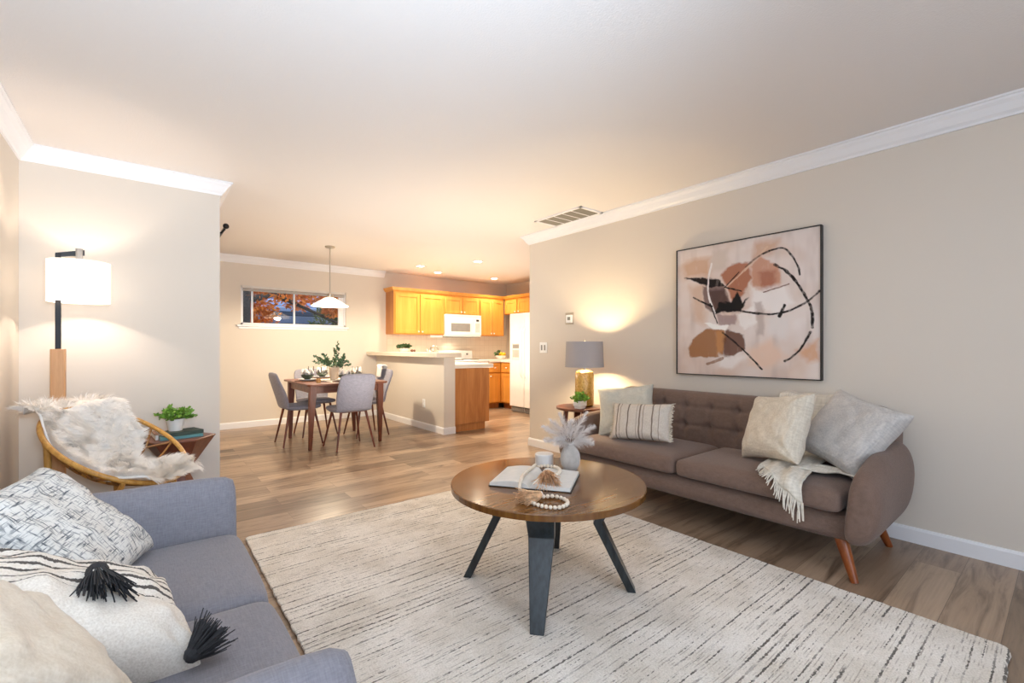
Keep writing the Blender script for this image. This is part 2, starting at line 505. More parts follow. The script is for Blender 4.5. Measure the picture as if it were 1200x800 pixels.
# ------------------------------------------------------------------ mesh builder
class B:
    def __init__(s):
        s.v, s.f = [], []

    def add(s, vs, fs):
        o = len(s.v)
        s.v += [tuple(p) for p in vs]
        s.f += [tuple(i + o for i in f) for f in fs]
        return s

    def box(s, x0, x1, y0, y1, z0, z1):
        vs = [(x, y, z) for z in (z0, z1) for y in (y0, y1) for x in (x0, x1)]
        return s.add(vs, [(0, 2, 3, 1), (4, 5, 7, 6), (0, 1, 5, 4), (2, 6, 7, 3), (0, 4, 6, 2), (1, 3, 7, 5)])

    def prism(s, poly, z0, z1):
        n = len(poly)
        vs = [(x, y, z0) for x, y in poly] + [(x, y, z1) for x, y in poly]
        return s.add(vs, [tuple(range(n - 1, -1, -1)), tuple(range(n, 2 * n))] + [(i, (i + 1) % n, n + (i + 1) % n, n + i) for i in range(n)])

    def loft(s, loops, cap=True, closed=True):
        n = len(loops[0])
        vs = [p for l in loops for p in l]
        fs = []
        for k in range(len(loops) - 1):
            for i in range(n if closed else n - 1):
                j = (i + 1) % n
                fs.append((k * n + i, k * n + j, (k + 1) * n + j, (k + 1) * n + i))
        if cap:
            fs.append(tuple(range(n - 1, -1, -1)))
            fs.append(tuple(range((len(loops) - 1) * n, len(loops) * n)))
        return s.add(vs, fs)

    def tube(s, pts, r, n=8, cap=True):
        pts = [Vector(p) for p in pts]
        rs = r if isinstance(r, (list, tuple)) else [r] * len(pts)
        loops = []
        up = Vector((0, 0, 1))
        prev = None
        for i, p in enumerate(pts):
            d = (pts[min(i + 1, len(pts) - 1)] - pts[max(i - 1, 0)])
            if d.length < 1e-9:
                d = Vector((0, 0, 1))
            d.normalize()
            if prev is None:
                a = d.cross(up)
                if a.length < 1e-3:
                    a = d.cross(Vector((1, 0, 0)))
                a.normalize()
            else:
                a = prev - d * prev.dot(d)
                if a.length < 1e-6:
                    a = d.cross(up)
                a.normalize()
            prev = a
            b = d.cross(a)
            loops.append([p + (a * math.cos(t) + b * math.sin(t)) * rs[i] for t in [2 * PI * k / n for k in range(n)]])
        return s.loft(loops, cap)

    def lathe(s, prof, c=(0, 0, 0), n=32, cap=True):
        loops = [[(c[0] + r * math.cos(t), c[1] + r * math.sin(t), c[2] + z) for t in [2 * PI * k / n for k in range(n)]] for r, z in prof]
        return s.loft(loops, cap)

    def sphere(s, c, r, n=10, sq=(1, 1, 1)):
        m = n // 2 + 1
        loops = []
        for i in range(m + 1):
            a = -PI / 2 + PI * i / m
            rr = max(math.cos(a), .02)
            loops.append([(c[0] + r * sq[0] * rr * math.cos(t), c[1] + r * sq[1] * rr * math.sin(t), c[2] + r * sq[2] * math.sin(a)) for t in [2 * PI * k / n for k in range(n)]])
        return s.loft(loops, True)

    def grid(s, fn, nu, nv):
        vs = [fn(i / nu, j / nv) for j in range(nv + 1) for i in range(nu + 1)]
        fs = [(j * (nu + 1) + i, j * (nu + 1) + i + 1, (j + 1) * (nu + 1) + i + 1, (j + 1) * (nu + 1) + i) for j in range(nv) for i in range(nu)]
        return s.add(vs, fs)

    def build(s, name, mat, parent=None, smooth=False, bevel=0, seg=2, sub=0, solid=0, angle=40, loc=None, disp=None):
        me = bpy.data.meshes.new(name)
        me.from_pydata(s.v, [], s.f)
        bm = bmesh.new()
        bm.from_mesh(me)
        bmesh.ops.recalc_face_normals(bm, faces=bm.faces)
        bm.to_mesh(me)
        bm.free()
        me.materials.append(mat)
        o = bpy.data.objects.new(name, me)
        C.objects.link(o)
        if parent:
            o.parent = parent
        if loc:
            o.location = loc
        if smooth or bevel:
            me.polygons.foreach_set('use_smooth', [True] * len(me.polygons))
            if angle < 180:
                me.set_sharp_from_angle(angle=R(angle))
        if solid:
            md = o.modifiers.new('t', 'SOLIDIFY')
            md.thickness = solid
            md.offset = 0
        if bevel:
            md = o.modifiers.new('b', 'BEVEL')
            md.width = bevel
            md.segments = seg
            md.limit_method = 'ANGLE'
            md.angle_limit = R(35)
            md.harden_normals = False
        if sub:
            md = o.modifiers.new('s', 'SUBSURF')
            md.levels = sub
            md.render_levels = sub
        me.update()
        return o


def tag(o, label=None, cat=None, group=None, kind=None):
    if label:
        o['label'] = label
    if cat:
        o['category'] = cat
    if group:
        o['group'] = group
    if kind:
        o['kind'] = kind
    return o


def thing(name, label, cat, loc=(0, 0, 0), rz=0, group=None):
    o = bpy.data.objects.new(name, None)
    C.objects.link(o)
    o.location = loc
    o.rotation_euler = (0, 0, rz)
    o.empty_display_size = .05
    return tag(o, label, cat, group)


def copy_tree(o, loc=None, rz=None, label=None):
    def cp(x, par):
        c = x.copy()
        C.objects.link(c)
        c.parent = par
        for ch in [k for k in bpy.data.objects if k.parent == x]:
            cp(ch, c)
        return c
    r = cp(o, None)
    if loc is not None:
        r.location = loc
    if rz is not None:
        r.rotation_euler = (0, 0, rz)
    if label:
        r['label'] = label
    return r


def struct(b, name, mat, **k):
    return tag(b.build(name, mat, **k), kind='structure')


def superloop(cx, cz, a, b, y, n=20, e=3.0, fix=None):
    """rounded-rectangle loop in XZ at depth y"""
    out = []
    for k in range(n):
        t = 2 * PI * k / n
        ct, st = math.cos(t), math.sin(t)
        out.append((cx + a * math.copysign(abs(ct) ** (2 / e), ct), y, cz + b * math.copysign(abs(st) ** (2 / e), st)))
    return out


# ------------------------------------------------------------------ room
H = 2.44
XL, XR, YS, YF, YB = -.63, 3.5, 4.25, 7.45, -1.6   # left wall, right wall, stub wall, far wall, back wall
XK = 5.86
struct(B().box(-.9, 6.2, -2.0, 7.7, -.06, 0), 'floor', M['floor'])
struct(B().box(-.9, 6.2, -2.0, 7.7, H, H + .08), 'ceiling', M['ceiling'])


def wall_holes(b, axis, pos, thick, a0, a1, holes):
    """wall plane; axis 'x': wall at x=pos running along y; holes [(a0,a1,z0,z1)]"""
    def bx(p0, p1, z0, z1):
        if p1 - p0 < 1e-4 or z1 - z0 < 1e-4:
            return
        if axis == 'x':
            b.box(min(pos, pos + thick), max(pos, pos + thick), p0, p1, z0, z1)
        else:
            b.box(p0, p1, min(pos, pos + thick), max(pos, pos + thick), z0, z1)
    cur = a0
    for h0, h1, z0, z1 in sorted(holes):
        bx(cur, h0, 0, H)
        bx(h0, h1, 0, z0)
        bx(h0, h1, z1, H)
        cur = h1
    bx(cur, a1, 0, H)
    return b


struct(wall_holes(B(), 'x', XR, .15, YB, 4.01, []), 'wall_right', M['wall'])
struct(wall_holes(B(), 'x', XL, -.12, YB, YS, [(-1.05, .15, .85, 2.05)]), 'wall_left', M['wall'])
struct(B().box(XL - .12, .46, YS, YF, 0, H), 'wall_stub', M['wall'])
WX0, WX1, WZ0, WZ1 = 1.06, 2.54, 1.47, 2.03
struct(wall_holes(B(), 'y', YF, .14, XL - .12, 6.2, [(WX0, WX1, WZ0, WZ1)]), 'wall_far', M['wall'])
struct(wall_holes(B(), 'y', YB, -.12, XL - .12, 3.65, [(.15, 1.95, .12, 2.2)]), 'wall_back', M['wall'])
struct(B().box(XK, XK + .12, 3.8, YF, 0, H), 'wall_kitchen_right', M['wall'])
struct(B().box(3.65, XK + .12, 3.7, 3.85, 0, H), 'wall_kitchen_near', M['wall'])


def molding(name, path, prof, mat):
    """mitred profile run along a 2-D path, profile offset to the LEFT of travel"""
    P = [Vector(p) for p in path]
    loops = []
    for i, p in enumerate(P):
        d0 = (P[i] - P[i - 1]).normalized() if i else None
        d1 = (P[i + 1] - P[i]).normalized() if i < len(P) - 1 else None
        if d0 is None:
            m = Vector((-d1.y, d1.x))
        elif d1 is None:
            m = Vector((-d0.y, d0.x))
        else:
            n0, n1 = Vector((-d0.y, d0.x)), Vector((-d1.y, d1.x))
            m = (n0 + n1) / (1 + n0.dot(n1))
        loops.append([(p.x + m.x * o, p.y + m.y * o, z) for o, z in prof])
    return struct(B().loft(loops, True), name, mat)


crown = [(0, H - .1), (.012, H - .1), (.016, H - .088), (.03, H - .075), (.05, H - .04), (.066, H - .024), (.07, H - .014), (.08, H - .012), (.08, H - .0005), (0, H - .0005)]
basep = [(.0, .0), (.014, .0), (.014, .075), (.009, .088), (0, .09)]
molding('trim_1', [(3.19, YF), (.46, YF), (.46, YS), (XL, YS), (XL, YB)], crown, M['trim'])
molding('trim_2', [(XR, YB), (XR, 4.01), (3.65, 4.01), (3.65, 3.85)], crown, M['trim'])
molding('baseboard_left', [(3.05, YF), (.46, YF), (.46, YS), (XL, YS), (XL, YB)], basep, M['trim'])
molding('baseboard_right', [(XR, YB), (XR, 4.01), (3.65, 4.01), (3.65, 3.85)], basep, M['trim'])

# window in the dining wall
t = bpy.data.objects.new('window_1', None)
C.objects.link(t)
tag(t, kind='structure')
fb = B()
fb.box(WX0 - .0, WX0 + .03, YF + .02, YF + .10, WZ0, WZ1).box(WX1 - .03, WX1, YF + .02, YF + .10, WZ0, WZ1)
fb.box(WX0, WX1, YF + .02, YF + .10, WZ0, WZ0 + .03).box(WX0, WX1, YF + .02, YF + .10, WZ1 - .03, WZ1)
for mx in (1.21, 1.775):
    fb.box(mx - .012, mx + .012, YF + .045, YF + .08, WZ0 + .03, WZ1 - .03)
fb.build('window_frame', M['trim'], t, bevel=.004)
B().box(WX0 + .03, WX1 - .03, YF + .06, YF + .066, WZ0 + .03, WZ1 - .03).build('pane', M['winglass'], t)
B().box(WX0 - .05, WX1 + .04, YF - .035, YF + .04, WZ0 - .03, WZ0).box(WX0 - .03, WX1 + .02, YF - .012, YF, WZ0 - .06, WZ0 - .03).build('window_sill', M['trim'], t, bevel=.006)
bb = B()
bb.box(WX0 + .01, WX1 - .01, YF + .0, YF + .045, WZ1 - .035, WZ1)
for k in range(7):
    bb.box(WX0 + .015, WX1 - .015, YF + .008, YF + .035, WZ1 - .045 - k * .005, WZ1 - .042 - k * .005)
bb.build('raised_blind', M['blind'], t)
B().box(WX1 - .11, WX1 - .03, YF + .03, YF + .06, WZ0 + .03, WZ1 - .08).build('window_vent_panel', M['trim'], t, bevel=.003)

# door and window behind the camera
t = bpy.data.objects.new('window_2', None)
C.objects.link(t)
tag(t, kind='structure')
fb = B()
for a, b_ in ((.15, .21), (1.02, 1.08), (1.89, 1.95)):
    fb.box(a, b_, YB - .1, YB - .02, .12, 2.2)
fb.box(.15, 1.95, YB - .1, YB - .02, .12, .18).box(.15, 1.95, YB - .1, YB - .02, 2.14, 2.2)
fb.build('window_frame', M['trim'], t, bevel=.004)
t = bpy.data.objects.new('window_3', None)
C.objects.link(t)
tag(t, kind='structure')
fb = B()
for a in (-1.05, -.475, .10):
    fb.box(XL - .1, XL - .03, a, a + .05, .85, 2.05)
fb.box(XL - .1, XL - .03, -1.05, .15, .85, .9).box(XL - .1, XL - .03, -1.05, .15, 2.0, 2.05)
fb.build('window_frame', M['trim'], t, bevel=.004)

# ------------------------------------------------------------------ outside the dining window
gb = B().box(-4, 9, 7.75, 22, -.05, 0)
struct(gb, 'ground', plain('lawn', '#4b5238', .9))
hs = thing('neighbour_house', 'blue grey house seen through the dining window behind the maple', 'house', (0, 0, 0))
rb = B()
rb.add([(0.6, 13.0, 2.2), (9, 13.0, 2.2), (9, 16.5, 4.1), (0.6, 16.5, 4.1), (0.6, 16.5, 4.0), (9, 16.5, 4.0), (9, 13.0, 2.1), (0.6, 13, 2.1)],
       [(0, 1, 2, 3), (4, 5, 6, 7), (0, 7, 6, 1), (2, 5, 4, 3), (0, 3, 4, 7), (1, 6, 5, 2)])
rb.build('roof', M['siding'], hs)
B().box(.9, 8.7, 13.3, 16.3, 0, 2.15).build('siding', M['siding'], hs)


def leafcloud(b, c, rad, n, size, seed, flat=1.0, shell=.5):
    rnd = random.Random(seed)
    for _ in range(n):
        d = Vector((rnd.gauss(0, 1), rnd.gauss(0, 1), rnd.gauss(0, 1))).normalized()
        rr = rad * (shell + (1 - shell) * rnd.random())
        p = Vector(c) + Vector((d.x * rr, d.y * rr, d.z * rr * flat))
        leaf(b, p, (d + Vector((rnd.uniform(-.6, .6), rnd.uniform(-.6, .6), rnd.uniform(-.2, .7)))).normalized(), size * rnd.uniform(.6, 1.25), rnd)


def leaf(b, p, d, s, rnd, wid=.5):
    a = d.cross(Vector((rnd.uniform(-1, 1), rnd.uniform(-1, 1), rnd.uniform(-1, 1))))
    if a.length < 1e-4:
        a = d.orthogonal()
    a.normalize()
    n = d.cross(a)
    q = [p, p + d * s * .35 + a * s * wid * .5 + n * s * .08, p + d * s * .75 + a * s * wid * .38 + n * s * .05, p + d * s, p + d * s * .75 - a * s * wid * .38 + n * s * .05, p + d * s * .35 - a * s * wid * .5 + n * s * .08]
    m = p + d * s * .5 - n * s * .04
    b.add(q + [m], [(0, 1, 6), (1, 2, 6), (2, 3, 6), (3, 4, 6), (4, 5, 6), (5, 0, 6)])


mt = thing('maple_tree', 'orange autumn maple with dark branches outside the dining window', 'tree', (1.2, 9.0, 0))
tb = B()
tb.tube([(.1, .2, 0), (.08, .2, 1.2), (.12, .22, 2.0), (.2, .3, 3.2)], [.2, .17, .14, .09], 10)
tb.tube([(.1, .2, 1.95), (.7, .5, 2.15), (1.3, .8, 1.95), (2.2, 1.0, 1.6)], [.07, .05, .035, .02], 8)
tb.tube([(.1, .2, 2.1), (.5, .1, 2.6), (1.2, .2, 3.0)], [.06, .04, .02], 8)
tb.tube([(.8, .5, 2.15), (1.5, .6, 2.35), (2.4, .9, 2.3)], [.03, .02, .01], 6)
tb.build('trunk', M['bark'], mt, smooth=True)
lb = B()
for k, (x, y, z, r_) in enumerate([(.35, .5, 2.05, .42), (.5, .9, 1.75, .35), (1.0, .7, 2.35, .5), (1.7, .8, 2.35, .45), (2.2, 1.1, 2.2, .4), (1.35, 1.5, 2.15, .3), (.8, .4, 3.0, .7), (1.9, .9, 1.95, .22), (.3, .6, 1.55, .2)]):
    leafcloud(lb, (x, y, z), r_, int(520 * r_ / .4), .09, 40 + k, .75, .2)
lb.build('foliage', M['orange_leaf'], mt)
bs = thing('garden_bush', 'green bush at the right of the dining window view', 'bush', (3.72, 12.0, 0))
bb = B()
for k, (x, y, z, r_) in enumerate([(0, 0, 1.7, .5), (.15, .1, 2.25, .42), (-.15, 0, 1.1, .5), (.5, 0, 1.8, .45)]):
    leafcloud(bb, (x, y, z), r_, 700, .1, 60 + k, 1, .4)
bb.build('foliage', M['bush'], bs)
B().tube([(0, 0, 0), (.05, 0, .8), (.1, .05, 1.5)], [.05, .04, .02]).build('stem', M['bark'], bs)

# ------------------------------------------------------------------ ceiling vent, wall plates
t = thing('ceiling_vent', 'white framed return air vent in the ceiling beside the crown molding', 'vent', (3.30, 3.17, H))
fb = B()
fb.box(-.19, .11 + .01, -.32, -.29, -.012, 0).box(-.19, .12, .29, .32, -.012, 0).box(-.19, -.165, -.32, .32, -.012, 0).box(.095, .12, -.32, .32, -.012, 0)
for k in range(1, 5):
    y = -.29 + .58 * k / 5
    fb.box(-.17, .1, y - .006, y + .006, -.012, 0)
fb.build('frame', M['trim'], t, bevel=.002)
B().box(-.17, .1, -.3, .3, -.003, -.001).build('backing', plain('vent_shadow_grey', '#6f6a60', .8), t)
for k in range(5):
    y0 = -.29 + .58 * k / 5
    lb = B()
    for j in range(7):
        yy = y0 + .012 + j * .0145
        lb.add([(-.165, yy, -.003), (.095, yy, -.003), (.095, yy + .009, -.011), (-.165, yy + .009, -.011), (-.165, yy + .001, -.002), (.095, yy + .001, -.002), (.095, yy + .010, -.010), (-.165, yy + .010, -.010)],
               [(0, 1, 2, 3), (4, 7, 6, 5), (0, 4, 5, 1), (3, 2, 6, 7)])
    lb.build('louvre', plain('louvre_grey', '#8f897d', .6) if k == 0 else bpy.data.materials['louvre_grey'], t)

t = thing('thermostat', 'small white thermostat on the right wall above the table lamp', 'thermostat', (XR, 3.38, 1.44))
B().box(-.006, 0, -.075, .045, -.055, .07).build('back_plate', plain('beige_plate', '#b9ab95', .6), t, bevel=.003)
B().box(-.03, -.006, -.07, .015, -.04, .045).build('housing', M['white'], t, bevel=.006)
B().box(-.033, -.03, -.05, -.012, -.012, .022).build('display', plain('lcd_grey', '#7f8076', .3), t)
t = thing('light_switch', 'white double rocker switch plate near the end of the right wall', 'light switch', (XR, 3.77, 1.14))
B().box(-.006, 0, -.06, .06, -.06, .06).build('plate', M['white'], t, bevel=.003)
for y in (-.025, .025):
    B().box(-.010, -.006, y - .012, y + .012, -.03, .03).build('rocker', M['grey'], t, bevel=.002)
t = thing('wall_outlet', 'white double socket plate low on the breakfast bar wall', 'outlet', (3.05, 5.75, .36))
B().box(-.006, 0, -.037, .037, -.06, .06).build('plate', M['white'], t, bevel=.003)
for z in (-.026, .026):
    B().box(-.009, -.006, -.016, .016, z - .017, z + .017).build('socket', M['white_matte'], t, bevel=.004)

# curtain rod end beyond the stub wall
t = thing('curtain_rod', 'black curtain rod end with ball finial past the left wall corner', 'curtain rod', (.46, 4.55, 2.17))
B().tube([(.075, 0, 0), (.075, 1.9, 0)], .011, 10).build('rod', M['black'], t, smooth=True)
B().sphere((.075, -.018, 0), .024, 14).build('finial', M['black'], t, smooth=True)
B().tube([(.003, .06, -.05), (.05, .05, -.045), (.075, .04, -.012)], .008, 8).build('bracket', M['black'], t, smooth=True)

# ------------------------------------------------------------------ half wall, bar, kitchen
hw = B().box(3.05, 3.22, 5.2, YF, 0, 1.01)
struct(hw, 'wall_bar', M['wall'])
molding('baseboard_bar', [(3.22, 5.2), (3.05, 5.2), (3.05, YF)], basep, M['trim'])
tag(B().box(2.88, 3.26, 5.10, YF - .002, 1.012, 1.075).build('bar_top', M['bartop'], bevel=.01), 'beige laminate breakfast bar top capping the half wall', 'countertop')
# peninsula base cabinet
t = thing('base_cabinet', 'oak panelled end of the peninsula cabinet behind the bar wall', 'cabinet', (3.22, 5.24, 0))
B().box(.002, .59, 0, 2.19, .1, .858).build('body', M['oak'], t, bevel=.003)
B().box(.002, .53, .02, 2.19, 0, .1).build('toe_kick', M['oak'], t)
tag(B().box(3.222, 3.86, 5.2, YF - .002, .86, .915).build('worktop', M['counter'], bevel=.008), 'white worktop over the peninsula cabinet, lower than the bar', 'countertop')
# sink faucet
t = thing('kitchen_faucet', 'chrome faucet rising just behind the breakfast bar', 'faucet', (3.42, 6.25, .915))
B().lathe([(.03, 0), (.03, .012), (.014, .02), (.014, .06)], n=16).build('base', M['chrome'], t, smooth=True)
B().tube([(0, 0, .04), (0, 0, .2), (.02, 0, .235), (.07, 0, .25), (.12, 0, .235), (.14, 0, .19)], .011, 10).build('spout', M['chrome'], t, smooth=True)
for y in (-.1, .1):
    B().tube([(0, y, 0), (0, y, .16), (.01, y + .03, .2)], [.016, .011, .009], 10).build('handle', M['chrome'], t, smooth=True)

# back base cabinets
def cab_door(parent, x0, x1, z0, z1, yf, knob=None, mat=None, axis='y', hname='knob', name='door'):
    """framed door on the face at local y=yf looking toward -y"""
    mat = mat or M['maple']
    b = B()
    g = .002
    x0, x1, z0, z1 = x0 + g, x1 - g, z0 + g, z1 - g
    rw = min(.055, (z1 - z0) * .28)
    b.box(x0, x1, yf - .012, yf, z0, z1)
    b.box(x0, x0 + rw, yf - .02, yf - .012, z0, z1).box(x1 - rw, x1, yf - .02, yf - .012, z0, z1)
    b.box(x0 + rw, x1 - rw, yf - .02, yf - .012, z0, z0 + rw).box(x0 + rw, x1 - rw, yf - .02, yf - .012, z1 - rw, z1)
    d = b.build(name, mat, parent, bevel=.0015, seg=1)
    if knob:
        B().sphere((knob[0], yf - .034, knob[1]), .014, 12).tube([(knob[0], yf - .02, knob[1]), (knob[0], yf - .034, knob[1])], .006).build('knob', M['white_matte'], d, smooth=True)
    return d


t = thing('base_cabinet', 'honey maple cabinet with drawer and door in the back corner beside the range', 'cabinet', (4.96, 6.84, 0))
B().box(0, .29, .0, .6, .1, .865).build('body', M['maple_edge'], t)
B().box(0, .29, .07, .6, 0, .1).build('toe_kick', M['oak'], t)
cab_door(t, 0.0, .26, .12, .66, 0, (.03, .61))
cab_door(t, 0.0, .26, .68, .85, 0, (.13, .765), name='drawer')
t = thing('base_cabinet', 'narrow honey maple cabinet turned toward the room beside the refrigerator', 'cabinet', (5.25, 6.84, 0), -PI / 2)
B().box(0, .42, .0, .6, .1, .865).build('body', M['maple_edge'], t)
B().box(0, .42, .07, .6, 0, .1).build('toe_kick', M['oak'], t)
cab_door(t, 0.03, .4, .12, .66, 0, (.36, .61))
cab_door(t, 0.03, .4, .68, .85, 0, (.2, .765), name='drawer')
tag(B().box(4.955, XK, 6.81, YF - .002, .867, .915).box(5.22, XK, 6.41, 6.81, .867, .915).build('worktop', M['counter'], bevel=.004), 'white worktop in the kitchen corner beside the refrigerator', 'countertop')
t = thing('base_cabinet', 'maple base cabinet on the back wall left of the range', 'cabinet', (3.88, 6.84, 0))
B().box(0, .30, 0, .6, .1, .865).build('body', M['maple_edge'], t)
B().box(0, .30, .07, .6, 0, .1).build('toe_kick', M['oak'], t)
cab_door(t, 0, .3, .12, .85, 0, (.26, .8))
tag(B().box(3.862, 4.185, 6.81, YF - .002, .867, .915).build('worktop', M['counter'], bevel=.004), 'short white worktop between the peninsula and the range', 'countertop')

# range
t = thing('cooking_range', 'white electric range below the microwave', 'stove', (4.19, 6.80, 0))
B().box(.005, .76, 0.03, .63, .02, .895).build('body', M['white'], t, bevel=.006)
B().box(.003, .762, 0, .64, .897, .918).build('cooktop', M['white'], t, bevel=.005)
for x, y, r_ in ((.2, .18, .10), (.56, .18, .08), (.2, .45, .08), (.56, .45, .10)):
    B().lathe([(r_, 0), (r_, .006), (.01, .008)], (x, y, .918), 24).build('burner', M['dark'], t, smooth=True)
B().box(.005, .76, .56, .63, .918, 1.09).build('backguard', M['white'], t, bevel=.01)
B().box(.06, .70, .004, .03, .25, .78).build('oven_door', M['white'], t, bevel=.006)
B().tube([(.08, -.03, .74), (.68, -.03, .74)], .01).build('handle', M['white'], t, smooth=True)
for k in range(4):
    B().lathe([(.018, 0), (.015, .02)], (0, 0, 0), 16).build('control_knob', M['grey'], t, smooth=True, loc=(.12 + k * .17, .555, 1.02)).rotation_euler = (R(90), 0, 0)

# backsplash
struct(B().box(3.24, XK, YF - .008, YF, .915, 1.40), 'wall_backsplash', M['tile'])

# uppers
YU = 7.13
def upper(name, label, x0, x1, z0, z1, ndoor, left_side=False):
    t = thing(name, label, 'cabinet', (x0, YU, z0), 0, 'wall cabinets above the kitchen counter')
    w_ = x1 - x0
    h_ = z1 - z0
    B().box(0, w_, 0, YF - YU - .002, 0, h_).build('body', M['maple_edge'] if not left_side else M['oak'], t, bevel=.002, seg=1)
    B().box(0, w_, -.004, 0, 0, h_).build('face_frame', M['maple'], t)
    for k in range(ndoor):
        a = .012 + (w_ - .024) * k / ndoor
        b_ = .012 + (w_ - .024) * (k + 1) / ndoor
        kx = b_ - .035 if k % 2 == 0 else a + .035
        cab_door(t, a + .006, b_ - .006, .015, h_ - .03, -.004, (kx, .045))
    return t


upper('wall_cabinet', 'tall pair of maple wall cabinet doors left of the microwave', 3.22, 4.18, 1.37, 2.09, 2, True)
upper('wall_cabinet', 'short maple wall cabinet directly above the microwave', 4.182, 4.945, 1.75, 2.09, 2)
upper('wall_cabinet', 'maple wall cabinet between the microwave and the kitchen corner', 4.947, 5.54, 1.37, 2.09, 2)
t = thing('wall_cabinet', 'maple cabinet above the white refrigerator', 'cabinet', (5.54, 7.10, 1.79), -PI / 2, 'wall cabinets above the kitchen counter')
B().box(0, 1.6, 0, .315, 0, .30).build('body', M['maple_edge'], t)
for k in range(4):
    cab_door(t, .03 + k * .39, .03 + (k + 1) * .39 - .02, .015, .27, 0, (.03 + k * .39 + (.33 if k % 2 == 0 else .04), .04))
cb = B()
pr = [(.0, 2.09), (.012, 2.09), (.03, 2.11), (.045, 2.14), (.05, 2.15), (.0, 2.15)]
tag(molding('cabinet_crown', [(5.54, 5.4), (5.54, YU), (3.22, YU), (3.22, YF - .01)][::-1], [(-o, z) for o, z in pr], M['maple']), 'continuous maple crown strip along the top of the wall cabinets', 'molding', kind='thing')

# microwave
t = thing('microwave', 'white over-the-range microwave under the short cabinet', 'microwave', (4.186, 7.06, 1.345))
B().box(0, .755, 0, .385, 0, .40).build('body', M['white'], t, bevel=.008)
B().box(.0, .56, -.018, 0, .03, .35).build('door', M['white'], t, bevel=.006)
B().box(.09, .5, -.021, -.018, .09, .24).build('door_window', M['grey'], t, bevel=.006)
B().box(.0, .755, -.012, 0, .352, .398).build('vent_grille', M['white_matte'], t, bevel=.003)
B().box(.565, .755, -.014, 0, .03, .35).build('control_panel', M['white'], t, bevel=.004)
B().box(.64, .70, -.017, -.014, .285, .32).build('display', M['dark'], t)
B().tube([(.575, -.045, .06), (.575, -.05, .2), (.575, -.045, .33)], .01).build('handle', M['white'], t, smooth=True)
kb = B()
kb.box(.62, .72, -.016, -.014, .08, .25)
kb.build('keypad', plain('keypad_grey', '#cfcdc8', .5), t)
B().box(.0, .755, .03, .37, -.012, 0).build('underside_grille', M['grey'], t)
light('microwave_lamp', 'SPOT', (4.45, 7.25, 1.31), 3, WARM2, .03, rot=(R(15), 0, 0), spot=120, blend=.8)
tag(B().box(3.92, 4.17, 7.15, 7.28, 1.325, 1.368).build('under_cabinet_light', M['white_matte'], bevel=.006), 'slim white light fixture under the wall cabinet left of the microwave', 'light fixture')

# refrigerator, front looks toward -x
t = thing('refrigerator', 'white side-by-side refrigerator with ice dispenser', 'refrigerator', (5.1, 6.39, 0), -PI / 2)
B().box(0, .91, .06, .74, .03, 1.75).build('body', M['white'], t, bevel=.008)
d = B().box(0.002, .395, 0, .055, .1, 1.745).build('freezer_door', M['white'], t, bevel=.012, seg=3)
B().box(.07, .3, -.006, 0, .93, 1.22).build('ice_dispenser', M['white_matte'], d, bevel=.006)
B().box(.10, .27, -.009, -.006, 1.13, 1.2).build('dispenser_panel', M['grey'], d)
B().box(.10, .27, -.008, -.006, .97, 1.1).build('dispenser_recess', plain('recess_grey', '#b9b5ae', .5), d)
B().tube([(.36, -.01, .62), (.36, -.055, .68), (.36, -.06, 1.05), (.36, -.055, 1.42), (.36, -.01, 1.48)], .013, 10).build('handle', M['white'], d, smooth=True)
d = B().box(.40, .908, 0, .055, .1, 1.745).build('fridge_door', M['white'], t, bevel=.012, seg=3)
B().tube([(.435, -.01, .62), (.435, -.055, .68), (.435, -.06, 1.05), (.435, -.055, 1.42), (.435, -.01, 1.48)], .013, 10).build('handle', M['white'], d, smooth=True)
gb = B()
for k in range(18):
    gb.box(.03 + k * .048, .06 + k * .048, .02, .05, .015, .085)
gb.box(.01, .9, .05, .06, 0.0, .09)
gb.build('toe_grille', M['grey'], t)

# recessed lights
for i, (x, y, lab) in enumerate([(3.41, 6.55, 'recessed ceiling light nearest the dining area, above the bar'), (3.93, 6.91, 'recessed ceiling light in front of the left wall cabinets'),
                                 (3.9, 5.65, 'largest, nearest recessed kitchen ceiling light'), (5.1, 6.85, 'recessed ceiling light nearest the kitchen corner')]):
    t = thing('recessed_light', lab, 'ceiling light', (x, y, H), 0, 'recessed ceiling lights in the kitchen')
    B().lathe([(.055, -.001), (.085, -.001), (.085, -.008), (.075, -.01), (.055, -.004)], n=28, cap=False).build('trim_ring', M['trim'], t, smooth=True)
    B().lathe([(.055, -.003), (.055, -.005), (.01, -.007)], n=24).build('lens', emis('recessed_lens', (1, .92, .8, 1), 9) if i == 0 else bpy.data.materials['recessed_lens'], t)
    light('recessed_beam', 'SPOT', (x, y, H - .03), 130 if i == 2 else 46, WARM2, .05, spot=150, blend=.9)

# lemons in bowl at kitchen corner
t = thing('fruit_bowl', 'clear bowl holding lemons on the corner worktop', 'bowl', (5.33, 6.95, .915))
B().lathe([(.045, 0), (.05, .006), (.09, .045), (.105, .075), (.1, .075), (.085, .047), (.045, .01)], n=24).build('bowl', M['white_matte'], t, smooth=True)
for i, (x, y, z) in enumerate([(.04, .02, .06), (-.04, .03, .06), (0, -.045, .06), (.0, 0, .11), (.05, -.03, .10)]):
    tag(B().sphere((0, 0, 0), .036, 12, (1.25, 1, 1)).build('lemon', M['lemon'], None, smooth=True, loc=(5.33 + x, 6.95 + y, .915 + z)), 'yellow lemon heaped in the bowl beside the refrigerator', 'fruit', 'lemons in the bowl')
lb = B()
leafcloud(lb, (0, 0, 0), .05, 40, .05, 3, .7, .1)
tag(lb.build('leaf_sprig', M['leaf_dark'], loc=(5.26, 6.97, 1.04)), 'green leaf sprig on top of the lemons', 'leaves')


